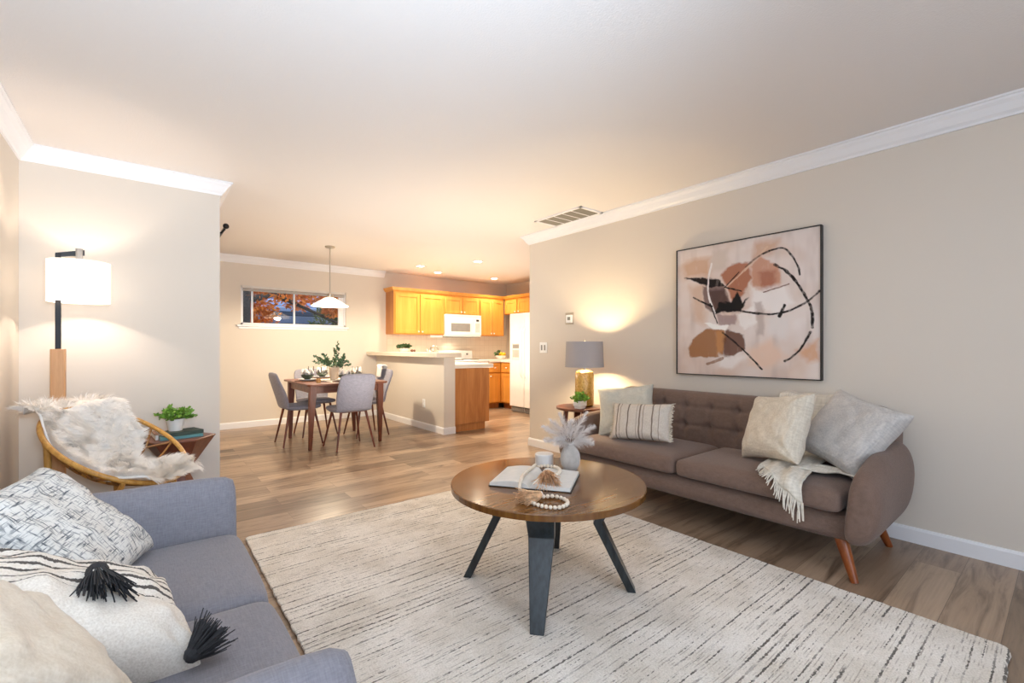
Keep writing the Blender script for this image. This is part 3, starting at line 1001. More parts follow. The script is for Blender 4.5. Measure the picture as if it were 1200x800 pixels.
def potted(name, label, cat, loc, potr, poth, rad, n, leafs, seed, matl, taper=.75, square=False, flat=.75, potmat=None):
    t = thing(name, label, cat, loc)
    pm = potmat or M['white_matte']
    if square:
        B().loft([[(a * s_, b_ * s_, z) for a, b_ in ((-1, -1), (1, -1), (1, 1), (-1, 1))] for s_, z in ((potr * .8, 0), (potr * .85, poth * .3), (potr, poth * .35), (potr, poth), (potr * .88, poth), (potr * .86, poth * .8))]).build('pot', pm, t, bevel=.003)
    else:
        B().lathe([(potr * taper, 0), (potr * taper * 1.03, .004), (potr, poth), (potr * .9, poth), (potr * .85, poth * .85)], n=24).build('pot', pm, t, smooth=True)
    sb = B()
    rnd = random.Random(seed)
    lb = B()
    for k in range(n // 9):
        a = rnd.uniform(0, 2 * PI)
        el = rnd.uniform(.15, 1.45)
        L = rad * rnd.uniform(.65, 1.1)
        d = Vector((math.cos(a) * math.cos(el), math.sin(a) * math.cos(el), math.sin(el) * flat))
        p0 = Vector((math.cos(a) * potr * .3, math.sin(a) * potr * .3, poth * .85))
        p2 = p0 + d * L
        pm_ = p0 + d * L * .5 + Vector((0, 0, L * .15))
        sb.tube([p0, pm_, p2], [.0016, .0012, .0008], 5)
        for q in range(9):
            f = .35 + .65 * q / 8
            p = (p0.lerp(pm_, f * 2) if f < .5 else pm_.lerp(p2, f * 2 - 1))
            dd = (d * .5 + Vector((rnd.uniform(-1, 1), rnd.uniform(-1, 1), rnd.uniform(-.4, .8)))).normalized()
            leaf(lb, p, dd, leafs * rnd.uniform(.7, 1.2), rnd, .6)
    sb.build('stems', M['stem'], t)
    lb.build('foliage', matl, t)
    return t


potted('potted_plant', 'small green plant in white pot on the breakfast bar', 'plant', (3.08, 6.45, 1.075), .05, .055, .10, 260, .035, 5, M['leaf_dark'], square=True)
tag(B().sphere((0, 0, 0), .022, 10, (1, 1, 1)).sphere((.05, .02, 0), .019, 10).build('pine_cones', plain('cone_brown', '#6d4a38', .8, var=.3), smooth=True, loc=(3.1, 6.22, 1.096)), 'small brown cones on the bar beside the potted plant', 'ornament', kind='stuff')

# ------------------------------------------------------------------ pendant
t = thing('pendant_lamp', 'brushed nickel pendant with white cone glass shade over the dining table', 'pendant lamp', (1.85, 6.02, H))
B().lathe([(.062, 0), (.062, -.008), (.05, -.022), (.012, -.026)], n=28).build('canopy', M['chrome'], t, smooth=True)
B().tube([(0, 0, -.02), (0, 0, -.62)], .007, 10).build('rod', M['chrome'], t, smooth=True)
B().lathe([(.012, -.60), (.035, -.61), (.04, -.64), (.035, -.66)], n=20).build('socket_cap', M['chrome'], t, smooth=True)
B().lathe([(.035, -.655), (.07, -.668), (.14, -.71), (.225, -.765), (.222, -.769), (.135, -.716), (.066, -.674), (.034, -.661)], n=40, cap=False).build('glass_shade', shade_mat('frosted_pendant_glass', '#f6f1ea', .55, 1.3), t, smooth=True)
B().sphere((0, 0, -.71), .028, 12).build('bulb', emis('pendant_bulb', (1, .85, .62, 1), 12), t, smooth=True)
light('pendant_light', 'POINT', (1.85, 6.02, H - .76), 70, WARM2, .05)

# ------------------------------------------------------------------ dining table
t = thing('dining_table', 'walnut dining table with tapered legs', 'table', (1.83, 5.78, 0))
w2, d2 = .46, .57
rc = .05
poly = []
for cx, cy, a0 in ((w2 - rc, d2 - rc, 0), (-w2 + rc, d2 - rc, 90), (-w2 + rc, -d2 + rc, 180), (w2 - rc, -d2 + rc, 270)):
    for k in range(6):
        a = R(a0 + 90 * k / 5)
        poly.append((cx + rc * math.cos(a), cy + rc * math.sin(a)))
B().prism(poly, .715, .738).build('tabletop', M['walnut'], t, bevel=.004)
B().box(-.38, .38, -.49, -.47, .63, .715).box(-.38, .38, .47, .49, .63, .715).box(-.40, -.38, -.47, .47, .63, .715).box(.38, .40, -.47, .47, .63, .715).build('apron', M['walnut'], t)
for sx in (-1, 1):
    for sy in (-1, 1):
        cx, cy = sx * .385, sy * .475
        ex, ey = sx * .405, sy * .44
        loops = []
        for z, s_ in ((0, .017), (.35, .027), (.6, .036), (.715, .036)):
            f = z / .715
            x, y = ex + (cx - ex) * f, ey + (cy - ey) * f
            loops.append([(x - s_, y - s_, z), (x + s_, y - s_, z), (x + s_, y + s_, z), (x - s_, y + s_, z)])
        B().loft(loops).build('leg', M['walnut_z'], t, bevel=.004)


def dining_chair(loc, rz, label):
    """faces local +Y ; backrest at -Y"""
    t = thing('dining_chair', label, 'chair', loc, rz, 'grey upholstered chairs at the dining table')
    # seat pad
    loops = []
    for k in range(9):
        y = -.2 + .42 * k / 8
        e = (abs(k - 4) / 4)
        hw_ = .215 * (1 - .10 * max(0, (k - 4) / 4) ** 3 - .03 * max(0, (4 - k) / 4) ** 2)
        th = .032 * (1 - .45 * e ** 6)
        zc = .445 + .012 * (y + .2) - .01 * math.sin(PI * k / 8) + (0.012 if k == 0 else 0)
        loops.append(superloop(0, zc, hw_, th, y, 20, 4))
    B().loft(loops).build('seat', M['chair_fab'], t, smooth=True, sub=1, angle=180)
    loops = []
    for k in range(11):
        f = k / 10
        z = .425 + .43 * f
        yc = -.19 - .06 * math.sin(f * PI / 2) - .05 * f
        hw_ = .20 + .012 * math.sin(PI * f)
        if k == 10:
            hw_ *= .90
        if k == 9:
            hw_ *= .985
        th = .024 if k < 10 else .012
        loop = []
        for q in range(24):
            a = 2 * PI * q / 24
            ct, st = math.cos(a), math.sin(a)
            x = hw_ * math.copysign(abs(ct) ** .45, ct)
            y = yc + th * math.copysign(abs(st) ** .6, st) + .05 * (x / .2) ** 2 * (.3 + .7 * math.sin(PI * min(1, f + .15)))
            loop.append((x, y, z))
        loops.append(loop)
    B().loft(loops).build('backrest', M['chair_fab'], t, smooth=True, sub=1, angle=180)
    for sx in (-1, 1):
        for (y0, y1) in ((.13, .21), (-.14, -.22)):
            B().tube([(sx * .14, y0, .425), (sx * .215, y1, 0)], [.015, .0085], 10).build('leg', M['chairleg'], t, smooth=True)
    B().tube([(-.14, .13, .418), (.14, .13, .418)], .009).tube([(-.14, -.14, .418), (.14, -.14, .418)], .009).tube([(-.14, .13, .418), (-.14, -.14, .418)], .009).tube([(.14, .13, .418), (.14, -.14, .418)], .009).build('under_frame', M['chairleg'], t)
    return t


ch = dining_chair((1.44, 5.85, 0), R(-90), 'grey dining chair at the left side of the table, seen in profile')
copy_tree(ch, (1.83, 5.27, 0), R(2), 'grey dining chair with its back to the viewer, nearest the room')
copy_tree(ch, (1.76, 6.32, 0), R(180), 'grey dining chair on the far side of the table by the window wall')
copy_tree(ch, (2.26, 5.86, 0), R(92), 'grey dining chair on the bar side with a white throw over its back')
# throw on that chair
tb = B()
def thr(u, v):
    y = .02 + .15 * u + .02 * math.sin(v * 7)
    s = .14 + v * .36
    zt = .885
    if s < .28:
        x = .285 + .012 * math.sin(u * 9 + 1) + .012; z = zt - (.28 - s)
    elif s < .36:
        a = (s - .28) / .08 * PI
        x = .255 + .04 * math.cos(a); z = zt + .014 * math.sin(a)
    else:
        x = .212 + .010 * math.sin(u * 8); z = zt - (s - .36)
    return (x, y, z + .008 * math.sin(u * 14))
tb.grid(thr, 24, 40)
tag(tb.build('throw_blanket', M['napkin'], smooth=True, solid=.012, angle=180, loc=(2.26, 5.86, 0)), 'small white throw draped over the right dining chair back', 'blanket')

# table setting
zt = .738
rn = B().box(-.16, .16, -.5, .5, 0, .003)
tag(rn.build('table_runner', M['runner'], loc=(1.83, 5.78, zt)), 'off-white cloth runner down the middle of the dining table', 'table runner')
sets = [(1.52, 5.80, 'left chair'), (1.83, 5.40, 'near chair'), (1.80, 6.18, 'far chair'), (2.13, 5.86, 'bar side chair')]
for i, (x, y, who) in enumerate(sets):
    tag(B().lathe([(.14, 0), (.14, .008), (.13, .01), (.01, .01)], n=32).build('placemat', M['placemat'], smooth=True, loc=(x, y, zt + (.003 if i in (1, 2) else 0))), 'round woven charger under the bowl at the ' + who, 'placemat', 'woven chargers on the dining table')
    zz = zt + .011 + (.003 if i in (1, 2) else 0)
    tag(B().lathe([(.07, 0), (.075, .004), (.105, .012), (.105, .015), (.06, .01)], n=32).build('plate', M['white'], smooth=True, loc=(x, y, zz)), 'white plate at the ' + who + ' place setting', 'plate', 'plates on the dining table')
    tag(B().lathe([(.03, 0), (.035, .004), (.066, .03), (.074, .055), (.07, .055), (.06, .032), (.03, .01)], n=28).build('bowl', M['bowl_green'], smooth=True, loc=(x, y, zz + .012)), 'dark green bowl at the ' + who + ' place setting', 'bowl', 'dark green bowls on the dining table')
    nb = B()
    rnd = random.Random(i)
    def nap(u, v):
        a = 2 * PI * u
        rr = .012 + .062 * v
        return (rr * math.cos(a), rr * math.sin(a) * .8, .015 + .075 * math.sin(v * PI * .8) * (.8 + .3 * math.sin(a * 5 + i)) + .012 * math.sin(a * 9 + v * 5))
    nb.grid(nap, 48, 12)
    tag(nb.build('napkin', M['napkin'], smooth=True, solid=.003, angle=180, loc=(x, y, zz + .034)), 'fluffed white napkin in the bowl at the ' + who, 'napkin', 'napkins on the dining table')
for x, y, who in ((1.66, 5.62, 'left front of the vase'), (1.62, 6.02, 'left rear of the vase'), (2.0, 6.1, 'right rear of the vase'), (2.03, 5.62, 'right front of the vase')):
    t = thing('wine_glass', 'clear wine glass at the ' + who, 'glass', (x, y, zt + .0035), 0, 'wine glasses on the dining table')
    B().lathe([(.034, 0), (.034, .002), (.004, .006), (.004, .075)], n=20).build('stem', M['glass'], t, smooth=True)
    B().lathe([(.005, .075), (.03, .095), (.038, .12), (.034, .165)], n=20, cap=False).build('glass_bowl', M['glass'], t, smooth=True)
tag(B().lathe([(.024, 0), (.026, .045), (.022, .045), (.02, .01)], n=20).build('votive_candle', plain('amber_votive', '#c79a5c', .35), smooth=True, loc=(1.55, 5.46, zt)), 'small amber votive near the table corner', 'candle')
tag(B().lathe([(.04, 0), (.045, .01), (.055, .08), (.06, .15), (.057, .155), (.05, .15), (.045, .02)], n=28).build('vase', plain('cream_ceramic', '#dcc9b4', .7), smooth=True, loc=(1.82, 5.76, zt + .004)), 'cream ceramic vase in the middle of the dining table', 'vase')
rnd = random.Random(11)
for k in range(15):
    a = k * 2.4 + .3
    L = rnd.uniform(.14, .27) if k else .30
    el = rnd.uniform(.25, 1.1) if k else 1.5
    d = Vector((math.cos(a) * math.cos(el), math.sin(a) * math.cos(el), math.sin(el)))
    p0 = Vector((1.82, 5.76, zt + .04))
    p1 = p0 + Vector((math.cos(a) * .03, math.sin(a) * .03, .12))
    p2 = p1 + d * L * .55
    p3 = p1 + d * L + Vector((0, 0, -.02 * (1 if el < 1 else 0)))
    t = thing('leafy_branch', 'green leafy branch in the cream vase on the dining table', 'branch', p0, 0, 'branches in the dining table vase')
    B().tube([q - p0 for q in (p0, p1, p2, p3)], [.003, .0025, .002, .001], 5).build('stem', M['stem'], t)
    lb = B()
    for q in range(34):
        f = .15 + .85 * q / 33
        p = p1.lerp(p2, f * 2) if f < .5 else p2.lerp(p3, f * 2 - 1)
        dd = (d * .4 + Vector((rnd.uniform(-1, 1), rnd.uniform(-1, 1), rnd.uniform(-.5, .8)))).normalized()
        leaf(lb, p - p0 + Vector((rnd.uniform(-.012, .012), rnd.uniform(-.012, .012), 0)), dd, .036 * rnd.uniform(.7, 1.2), rnd, .7)
    lb.build('leaves', M['eucalyptus'], t)

# ------------------------------------------------------------------ rug
rb = B()
nx, ny = 40, 56
def rugv(u, v):
    return (-1.035 + 2.07 * u, -1.475 + 2.95 * v, .0)
x0, x1, y0, y1 = -1.035, 1.035, -1.475, 1.475
pts = []
rr = .035
for cx, cy, a0 in ((x1 - rr, y1 - rr, 0), (x0 + rr, y1 - rr, 90), (x0 + rr, y0 + rr, 180), (x1 - rr, y0 + rr, 270)):
    for k in range(5):
        a = R(a0 + 90 * k / 4)
        pts.append((cx + rr * math.cos(a), cy + rr * math.sin(a)))
full = []
for i, p in enumerate(pts):
    q = pts[(i + 1) % len(pts)]
    L = math.dist(p, q)
    n = max(1, int(L / .025))
    for k in range(n):
        f = k / n
        j = .003
        full.append((p[0] + (q[0] - p[0]) * f + random.Random(i * 999 + k).uniform(-j, j), p[1] + (q[1] - p[1]) * f + random.Random(i * 777 + k).uniform(-j, j)))
rb.prism(full, .0, .013)
tag(rb.build('area_rug', M['rug'], loc=(1.495, 1.625, .001), bevel=.004), 'cream area rug with broken charcoal lines under the coffee table', 'rug')

# ------------------------------------------------------------------ sofa builder
def rounded_box_loops(x0, x1, y0, y1, z0, z1, e=4.0, crown_=0.0, n=28, m=9):
    loops = []
    cx, cz = (x0 + x1) / 2, (z0 + z1) / 2
    for k in range(m):
        f = k / (m - 1)
        y = y0 + (y1 - y0) * f
        t_ = abs(2 * f - 1)
        s_ = (1 - t_ ** 8 * .35)
        loops.append(superloop(cx, cz, (x1 - x0) / 2 * (1 - t_ ** 8 * .06), (z1 - z0) / 2 * s_, y, n, e))
    return loops


def cushion_mesh(x0, x1, y0, y1, z0, z1, crown_=.02, r=.035, seed=0, lip=None):
    """seat cushion: rounded box grid with crowned top"""
    b = B()
    nx_, ny_, nz_ = 16, 14, 6
    def shell(u, v, w_):
        # u,v,w in [-1,1] cube surface to rounded box
        hx_, hy_, hz_ = (x1 - x0) / 2, (y1 - y0) / 2, (z1 - z0) / 2
        p = Vector((u * hx_, v * hy_, w_ * hz_))
        inner = Vector((max(-hx_ + r, min(hx_ - r, p.x)), max(-hy_ + r, min(hy_ - r, p.y)), max(-hz_ + r, min(hz_ - r, p.z))))
        d = p - inner
        if d.length > 1e-9:
            p = inner + d.normalized() * r
        k = (1 - (abs(u)) ** 3) * (1 - abs(v) ** 3)
        if p.z > 0:
            p.z += crown_ * k
        p.x += math.copysign(.006 * (1 - v * v) * (1 - w_ * w_), u) if abs(u) > .99 else 0
        if v < -.99:
            p.y -= .012 * (1 - u ** 4) * (1 - w_ * w_)
        return (p.x + (x0 + x1) / 2, p.y + (y0 + y1) / 2, p.z + (z0 + z1) / 2)
    def warp(t_):
        return math.copysign(abs(2 * t_ - 1) ** .7, 2 * t_ - 1)
    for w_ in (-1, 1):
        b.grid(lambda a, c: shell(warp(a), warp(c), w_), nx_, ny_)
    for v in (-1, 1):
        b.grid(lambda a, c: shell(warp(a), v, warp(c)), nx_, nz_)
    for u in (-1, 1):
        b.grid(lambda a, c: shell(u, warp(a), warp(c)), ny_, nz_)
    return b


def weld(o, d=.0006):
    bm = bmesh.new()
    bm.from_mesh(o.data)
    bmesh.ops.remove_doubles(bm, verts=bm.verts, dist=d)
    bmesh.ops.recalc_face_normals(bm, faces=bm.faces)
    bm.to_mesh(o.data)
    bm.free()
    o.data.polygons.foreach_set('use_smooth', [True] * len(o.data.polygons))
    return o


def sofa(name, label, loc, rz, L, mat, legmat, ncush=2, backh=.80, armh=.60, arm_w=.13, D=.82, seat_z=.45, tuft=True, flat=False):
    t = thing(name, label, 'sofa', loc, rz)
    hl = L / 2
    # base rail
    b = B()
    loops = []
    for k in range(9):
        f = k / 8
        y = .03 + (D - .09) * f
        zb = .17 + .0 * f
        t_ = abs(2 * f - 1)
        loops.append(superloop(0, (.17 + .33) / 2, hl - .05 - .01 * t_ ** 6, (.33 - .17) / 2 * (1 - .25 * t_ ** 8), y, 32, 7))
    b.loft(loops).build('base', mat, t, smooth=True, sub=1, angle=180)
    # arms
    for sx in (-1, 1):
        loops = []
        n = 11
        for k in range(n):
            f = k / (n - 1)
            y = -.005 + (D - .06) * f
            top = (armh if flat else armh - .085 * (1 - min(1, f / .45)) ** 1.6) + .05 * max(0, f - .5)
            bot = .175 + .03 * (1 - min(1, f / .15)) ** 2
            th = arm_w / 2
            if k == 0:
                top -= .03 if flat else .05; bot += .04; th *= .62
            if k == 1:
                y = -.005 + .018; top -= .006 if flat else .012; bot += .008; th *= .93
            if k == n - 1:
                th *= .8; top -= .03
            loop = []
            for q in range(24):
                a = 2 * PI * q / 24
                ct, st = math.cos(a), math.sin(a)
                zz = (top + bot) / 2 + (top - bot) / 2 * math.copysign(abs(st) ** .62, st)
                fz = (zz - bot) / (top - bot)
                # outward bulge, tucked in towards the floor
                off = .035 * math.sin(min(1, fz * 1.15) * PI * .55) - .03
                if ct * sx > 0:
                    off += .02 * math.sin(fz * PI)
                x = sx * (hl - arm_w / 2 + off) + th * math.copysign(abs(ct) ** .8, ct)
                loop.append((x, y, zz))
            loops.append(loop)
        B().loft(loops).build('arm', mat, t, smooth=True, sub=1, angle=180)
    # back
    bx0, bx1 = -hl + .05, hl - .05
    yb = D - .19
    nb, nz = 110, 34
    rows = 2
    btn = []
    ncol = max(4, round((L - .42) / .2))
    for r_ in range(rows):
        for c_ in range(ncol):
            btn.append(((c_ - (ncol - 1) / 2) * .2, .55 + .14 * r_))
    ztop0 = backh
    cr = .12

    def zt_at(x):
        dx = min(x - bx0, bx1 - x)
        if dx < cr:
            return ztop0 - cr + math.sqrt(max(0, cr * cr - (cr - dx) ** 2))
        return ztop0

    def front(u, v):
        x = bx0 + (bx1 - bx0) * u
        zt_ = zt_at(x)
        z = .36 + (zt_ - .36) * v
        y = yb + .10 * (z - .36) - .025 * math.sin(v * PI)
        if tuft:
            for (bx, bz) in btn:
                dd = (x - bx) ** 2 + (z - bz) ** 2
                y += .034 * math.exp(-dd / (.026 ** 2)) + .007 * math.exp(-((x - bx) / .012) ** 2) * math.exp(-(max(0, abs(z - .62) - .12) / .04) ** 2)
                y += .009 * math.exp(-((z - bz) / .010) ** 2) * math.exp(-(max(0, abs(x - bx) - .06) / .05) ** 2)
        e = max(0, 1 - min(x - bx0, bx1 - x) / .04)
        y += .02 * e * e
        if v > .9:
            y += .03 * ((v - .9) / .1) ** 2
        return (x, y, z)

    def back(u, v):
        x = bx0 + (bx1 - bx0) * u
        zt_ = zt_at(x)
        z = .2 + (zt_ - .2) * v
        y = D - .045 + .045 * min(1, (z - .2) / .5) - (.03 * ((v - .9) / .1) ** 2 if v > .9 else 0)
        return (x, y, z)
    b = B()
    b.grid(front, nb, nz)
    b.grid(back, nb, nz)
    nf = (nb + 1) * (nz + 1)
    # stitch
    fs = []
    for i in range(nb):
        a0_, a1_ = nz * (nb + 1) + i, nz * (nb + 1) + i + 1
        fs.append((a0_, a1_, nf + a1_, nf + a0_))
        fs.append((i, i + 1, nf + i + 1, nf + i))
    for j in range(nz):
        for e in (0, nb):
            a0_, a1_ = j * (nb + 1) + e, (j + 1) * (nb + 1) + e
            fs.append((a0_, a1_, nf + a1_, nf + a0_))
    b.f += fs
    b.build('backrest', mat, t, smooth=True, sub=1, angle=180)
    if tuft:
        for (bx, bz) in btn:
            p = front((bx - bx0) / (bx1 - bx0), (bz - .36) / (zt_at(bx) - .36))
            B().sphere((p[0], p[1] - .004, p[2]), .009, 10, (1, .6, 1)).build('button', mat, t, smooth=True)
    # seat cushions
    si = hl - arm_w - .012
    for k in range(ncush):
        a = -si + 2 * si * k / ncush + .003
        c_ = -si + 2 * si * (k + 1) / ncush - .003
        o = cushion_mesh(a, c_, .0, yb - .005, .325, seat_z - .015).build('seat_cushion', mat, t, smooth=True, sub=1, angle=180)
        weld(o)
    for sx in (-1, 1):
        B().tube([(sx * (hl - .17), .11, .2), (sx * (hl - .10), .07, 0)], [.032, .017], 14).build('leg', legmat, t, smooth=True)
        B().tube([(sx * (hl - .17), D - .16, .2), (sx * (hl - .10), D - .10, 0)], [.032, .017], 14).build('leg', legmat, t, smooth=True)
    return t


sofa('sofa', 'taupe brown tufted sofa against the right wall', (2.60, 1.60, 0), -PI / 2, 2.06, M['brown_sofa'], M['legwood'])
sofa('sofa', 'slate grey loveseat in the near left corner', (.28, 1.455, 0), PI / 2, 1.45, M['grey_sofa'], M['legwood'], tuft=True, armh=.635, flat=True)

# ------------------------------------------------------------------ pillows
def pillow(name, label, cat, center, u, v, w_, h_, th, mat, seed=0, wr=.006, puff=.42, fringe=None, pinch=.10, mid=0.0, group=None):
    """u: width direction, v: height direction (world); thickness along u x v"""
    u = Vector(u).normalized()
    v = Vector(v)
    v = (v - u * v.dot(u)).normalized()
    n = u.cross(v)
    NU = 36
    b = B()
    sd = seed * 7.3

    def pt(a, c, s):
        x = a * w_ / 2 * (1 - pinch * (1 - c * c) * abs(a) ** 2)
        z = c * h_ / 2 * (1 - pinch * (1 - a * a) * abs(c) ** 2)
        k = max(0, (1 - a ** 4)) ** puff * max(0, (1 - c ** 4)) ** puff
        y = s * th / 2 * k
        q = Vector((a * 2.1 + sd, c * 2.1, s * 3))
        nn = mnoise.noise(q * 1.4)
        nn2 = mnoise.noise(Vector((a * 5 + sd, c * 3, s * 2 + 9)))
        y += s * k * (nn * wr * 1.6 + nn2 * wr)
        # radial creases from the corners
        for ca, cc in ((1, 1), (-1, 1), (1, -1), (-1, -1)):
            rr_ = math.hypot(a - ca, c - cc)
            an = math.atan2(c - cc, a - ca)
            y += s * math.sin(an * 9 + sd) * wr * .8 * math.exp(-(rr_ - .45) ** 2 / .06) * (1 if k > .2 else k / .2)
        z += mid * (1 - a * a) * (1 if c > 0 else 0) * c * -1
        return (x, y, z)
    def wv(t_):
        q = 2 * t_ - 1
        return math.copysign(1 - (1 - abs(q)) ** 1.5, q)
    b.grid(lambda a, c: pt(wv(a), wv(c), -1), NU, NU)
    b.grid(lambda a, c: pt(wv(a), wv(c), 1), NU, NU)
    o = b.build(name, mat, None, smooth=True, angle=180)
    weld(o, .0003)
    m = Matrix((( u.x, -n.x, v.x, center[0]), (u.y, -n.y, v.y, center[1]), (u.z, -n.z, v.z, center[2]), (0, 0, 0, 1)))
    o.matrix_world = m
    tag(o, label, cat, group)
    if fringe:
        rnd = random.Random(seed)
        fb_ = B()
        for sx in (-1, 1):
            for k in range(70):
                z = -h_ / 2 + h_ * k / 69
                x = sx * w_ / 2 * (1 - pinch * (1 - (2 * z / h_) ** 2))
                p = Vector((x, 0, z))
                e = p + Vector((sx * rnd.uniform(.015, .028), rnd.uniform(-.008, .008), rnd.uniform(-.012, .012)))
                fb_.tube([p, p.lerp(e, .5) + Vector((0, rnd.uniform(-.004, .004), 0)), e], [.0028, .003, .002], 5)
        f_ = fb_.build('fringe', fringe, o)
    return o


SOF = 'throw pillows on the brown sofa'
pillow('throw_pillow', 'plain pale sage square pillow in the left corner of the brown sofa', 'pillow', (3.02, 2.277, .633), (.514, -.849, .122), (.431, .379, .819), .46, .44, .14, M['cushion_sage'], 1, .006, group=SOF)
pillow('throw_pillow', 'oblong striped linen pillow with side fringe', 'pillow', (2.83, 2.003, .595), (.208, -.974, .06), (.3, .1, .95), .44, .27, .12, M['linen_stripe'], 2, .004, fringe=M['boucle'], pinch=.05, group=SOF)
pillow('throw_pillow', 'cream boucle square pillow right of the sofa middle', 'pillow', (2.90, 1.11, .668), (-.45, -.88, .136), (.401, -.078, .913), .43, .41, .17, M['boucle'], 3, .006, puff=.5, group=SOF)
pillow('throw_pillow', 'large light grey chenille pillow leaning at the right arm', 'pillow', (3.06, .80, .665), (-.486, -.845, -.223), (.414, -.447, .793), .44, .44, .17, M['chenille'], 4, .0045, group=SOF)

# grey loveseat pillows
GRP = 'throw pillows on the grey loveseat'
pillow('throw_pillow', 'heathered grey tweed pillow at the far end of the grey loveseat', 'pillow', (-.185, 1.835, .598), (.679, -.203, -.705), (.33, .943, .046), .42, .39, .135, M['tweed'], 5, .006, pinch=.07, group=GRP)
pw = pillow('throw_pillow', 'white pillow with charcoal stripes and black tassels', 'pillow', (-.12, 1.334, .565), (.851, .195, -.487), (-.151, .98, .10), .43, .39, .155, M['striped_white'], 6, .008, group=GRP)
pillow('throw_pillow', 'plain cream pillow nearest the viewer on the grey loveseat', 'pillow', (-.19, 1.08, .625), (.5, .45, -.7), (-.5, .7, .4), .38, .38, .17, M['cream'], 7, .007, group=GRP)


def tassel_part(parent, p, d, L, r_, mat, name='tassel', seed=0, n=90, head=.3):
    """tassel in parent's local space at p hanging along d"""
    rnd = random.Random(seed)
    p, d = Vector(p), Vector(d).normalized()
    a = d.orthogonal().normalized()
    c = d.cross(a)
    b = B()
    b.sphere(p + d * r_ * .5, r_ * .42, 10)
    for k in range(n):
        an = rnd.uniform(0, 2 * PI)
        q = math.sqrt(rnd.random())
        s0 = p + d * L * head * .6 + (a * math.cos(an) + c * math.sin(an)) * r_ * .3 * q
        s1 = p + d * L * .62 + (a * math.cos(an) + c * math.sin(an)) * r_ * .85 * q
        s2 = p + d * L * rnd.uniform(.9, 1.05) + (a * math.cos(an) + c * math.sin(an)) * r_ * 1.15 * q * rnd.uniform(.8, 1.3)
        b.tube([s0, s1, s2], [.0017, .0018, .0013], 4)
    o = b.build(name, mat, parent)
    b = B()
    b.tube([p + d * L * head * .75, p + d * L * (head * .75 + .07)], r_ * .36, 12).build('binding', M['white_matte'], o)
    return o


# tassels in pillow space (x width, z height, y thickness: front is the side facing the viewer)
bpy.context.view_layer.update()
_mi = pw.matrix_world.inverted()
_m3 = _mi.to_3x3()
tassel_part(pw, _mi @ Vector((-.085, 1.37, .655)), _m3 @ Vector((.10, -.8, -.28)), .135, .05, M['tassel_black'], seed=1, n=150)
tassel_part(pw, _mi @ Vector((.062, 1.15, .49)), _m3 @ Vector((  .75, .5, .3)), .078, .042, M['tassel_black'], seed=2, n=130)

# ------------------------------------------------------------------ throw on the brown sofa
def throw_path(s):
    """distance along the cloth -> (x,z): from behind the back, over it, down, across the seat, over the front edge"""
    pts = [(3.455, .62), (3.445, .80), (3.40, .832), (3.28, .83), (3.228, .72), (3.205, .60), (3.19, .50), (3.13, .475), (3.0, .476), (2.85, .476), (2.68, .470), (2.605, .458), (2.575, .43), (2.572, .36)]
    Ls = [0]
    for i in range(1, len(pts)):
        Ls.append(Ls[-1] + math.dist(pts[i], pts[i - 1]))
    q = s * Ls[-1]
    for i in range(1, len(pts)):
        if q <= Ls[i] + 1e-9:
            f = (q - Ls[i - 1]) / (Ls[i] - Ls[i - 1])
            return pts[i - 1][0] + (pts[i][0] - pts[i - 1][0]) * f, pts[i - 1][1] + (pts[i][1] - pts[i - 1][1]) * f
    return pts[-1]
def thrw(u, v):
    x, z = throw_path(v)
    v0 = v
    v = v * (1 - .17 * u ** 1.5)
    x, z = throw_path(v)
    wd = .17 - .05 * min(1, v * 1.4)
    y = 1.12 - .14 * v + (u - .5) * 2 * wd
    z += .008 * math.sin(u * 16 + v * 4) * (1 if v > .3 else .6) + .006
    x += .006 * math.sin(u * 13 + 2) - (.012 if v > .9 else 0)
    return (x, y, z)
t = B().grid(thrw, 40, 90).build('throw_blanket', M['knit'], smooth=True, solid=.010, angle=180)
tag(t, 'cream knit throw with fringe draped down the brown sofa', 'blanket')
fb = B()
rnd = random.Random(4)
for k in range(46):
    p = Vector(thrw(k / 45, 1.0))
    uu = k / 45
    hang = 1 - min(1, max(0, (uu - .25) / .4))
    e = p + Vector((-.006 - .075 * (1 - hang), rnd.uniform(-.012, .012), (-.085 - rnd.uniform(0, .025)) * hang - .012 * (1 - hang)))
    fb.tube([p, p.lerp(e, .5) + Vector((-.004, rnd.uniform(-.006, .006), 0)), e], [.0035, .0035, .0025], 5)
fb.build('fringe', M['knit'], t)
# second fold of the throw lying towards the arm
def thr2(u, v):
    y = .98 - .20 * v
    x = 2.74 + .14 * u + .10 * v
    return (x, y, .484 + .006 * math.sin(u * 12 + v * 7) - .006 * v)
B().grid(thr2, 20, 20).build('folded_corner', M['knit'], t, smooth=True, solid=.010, angle=180)
fb = B()
for k in range(24):
    p = Vector(thr2(k / 23, 1.0))
    e = p + Vector((rnd.uniform(-.01, .01), -.06 - rnd.uniform(0, .015), -.012))
    fb.tube([p, e], [.0035, .0025], 5)
fb.build('fringe', M['knit'], t)

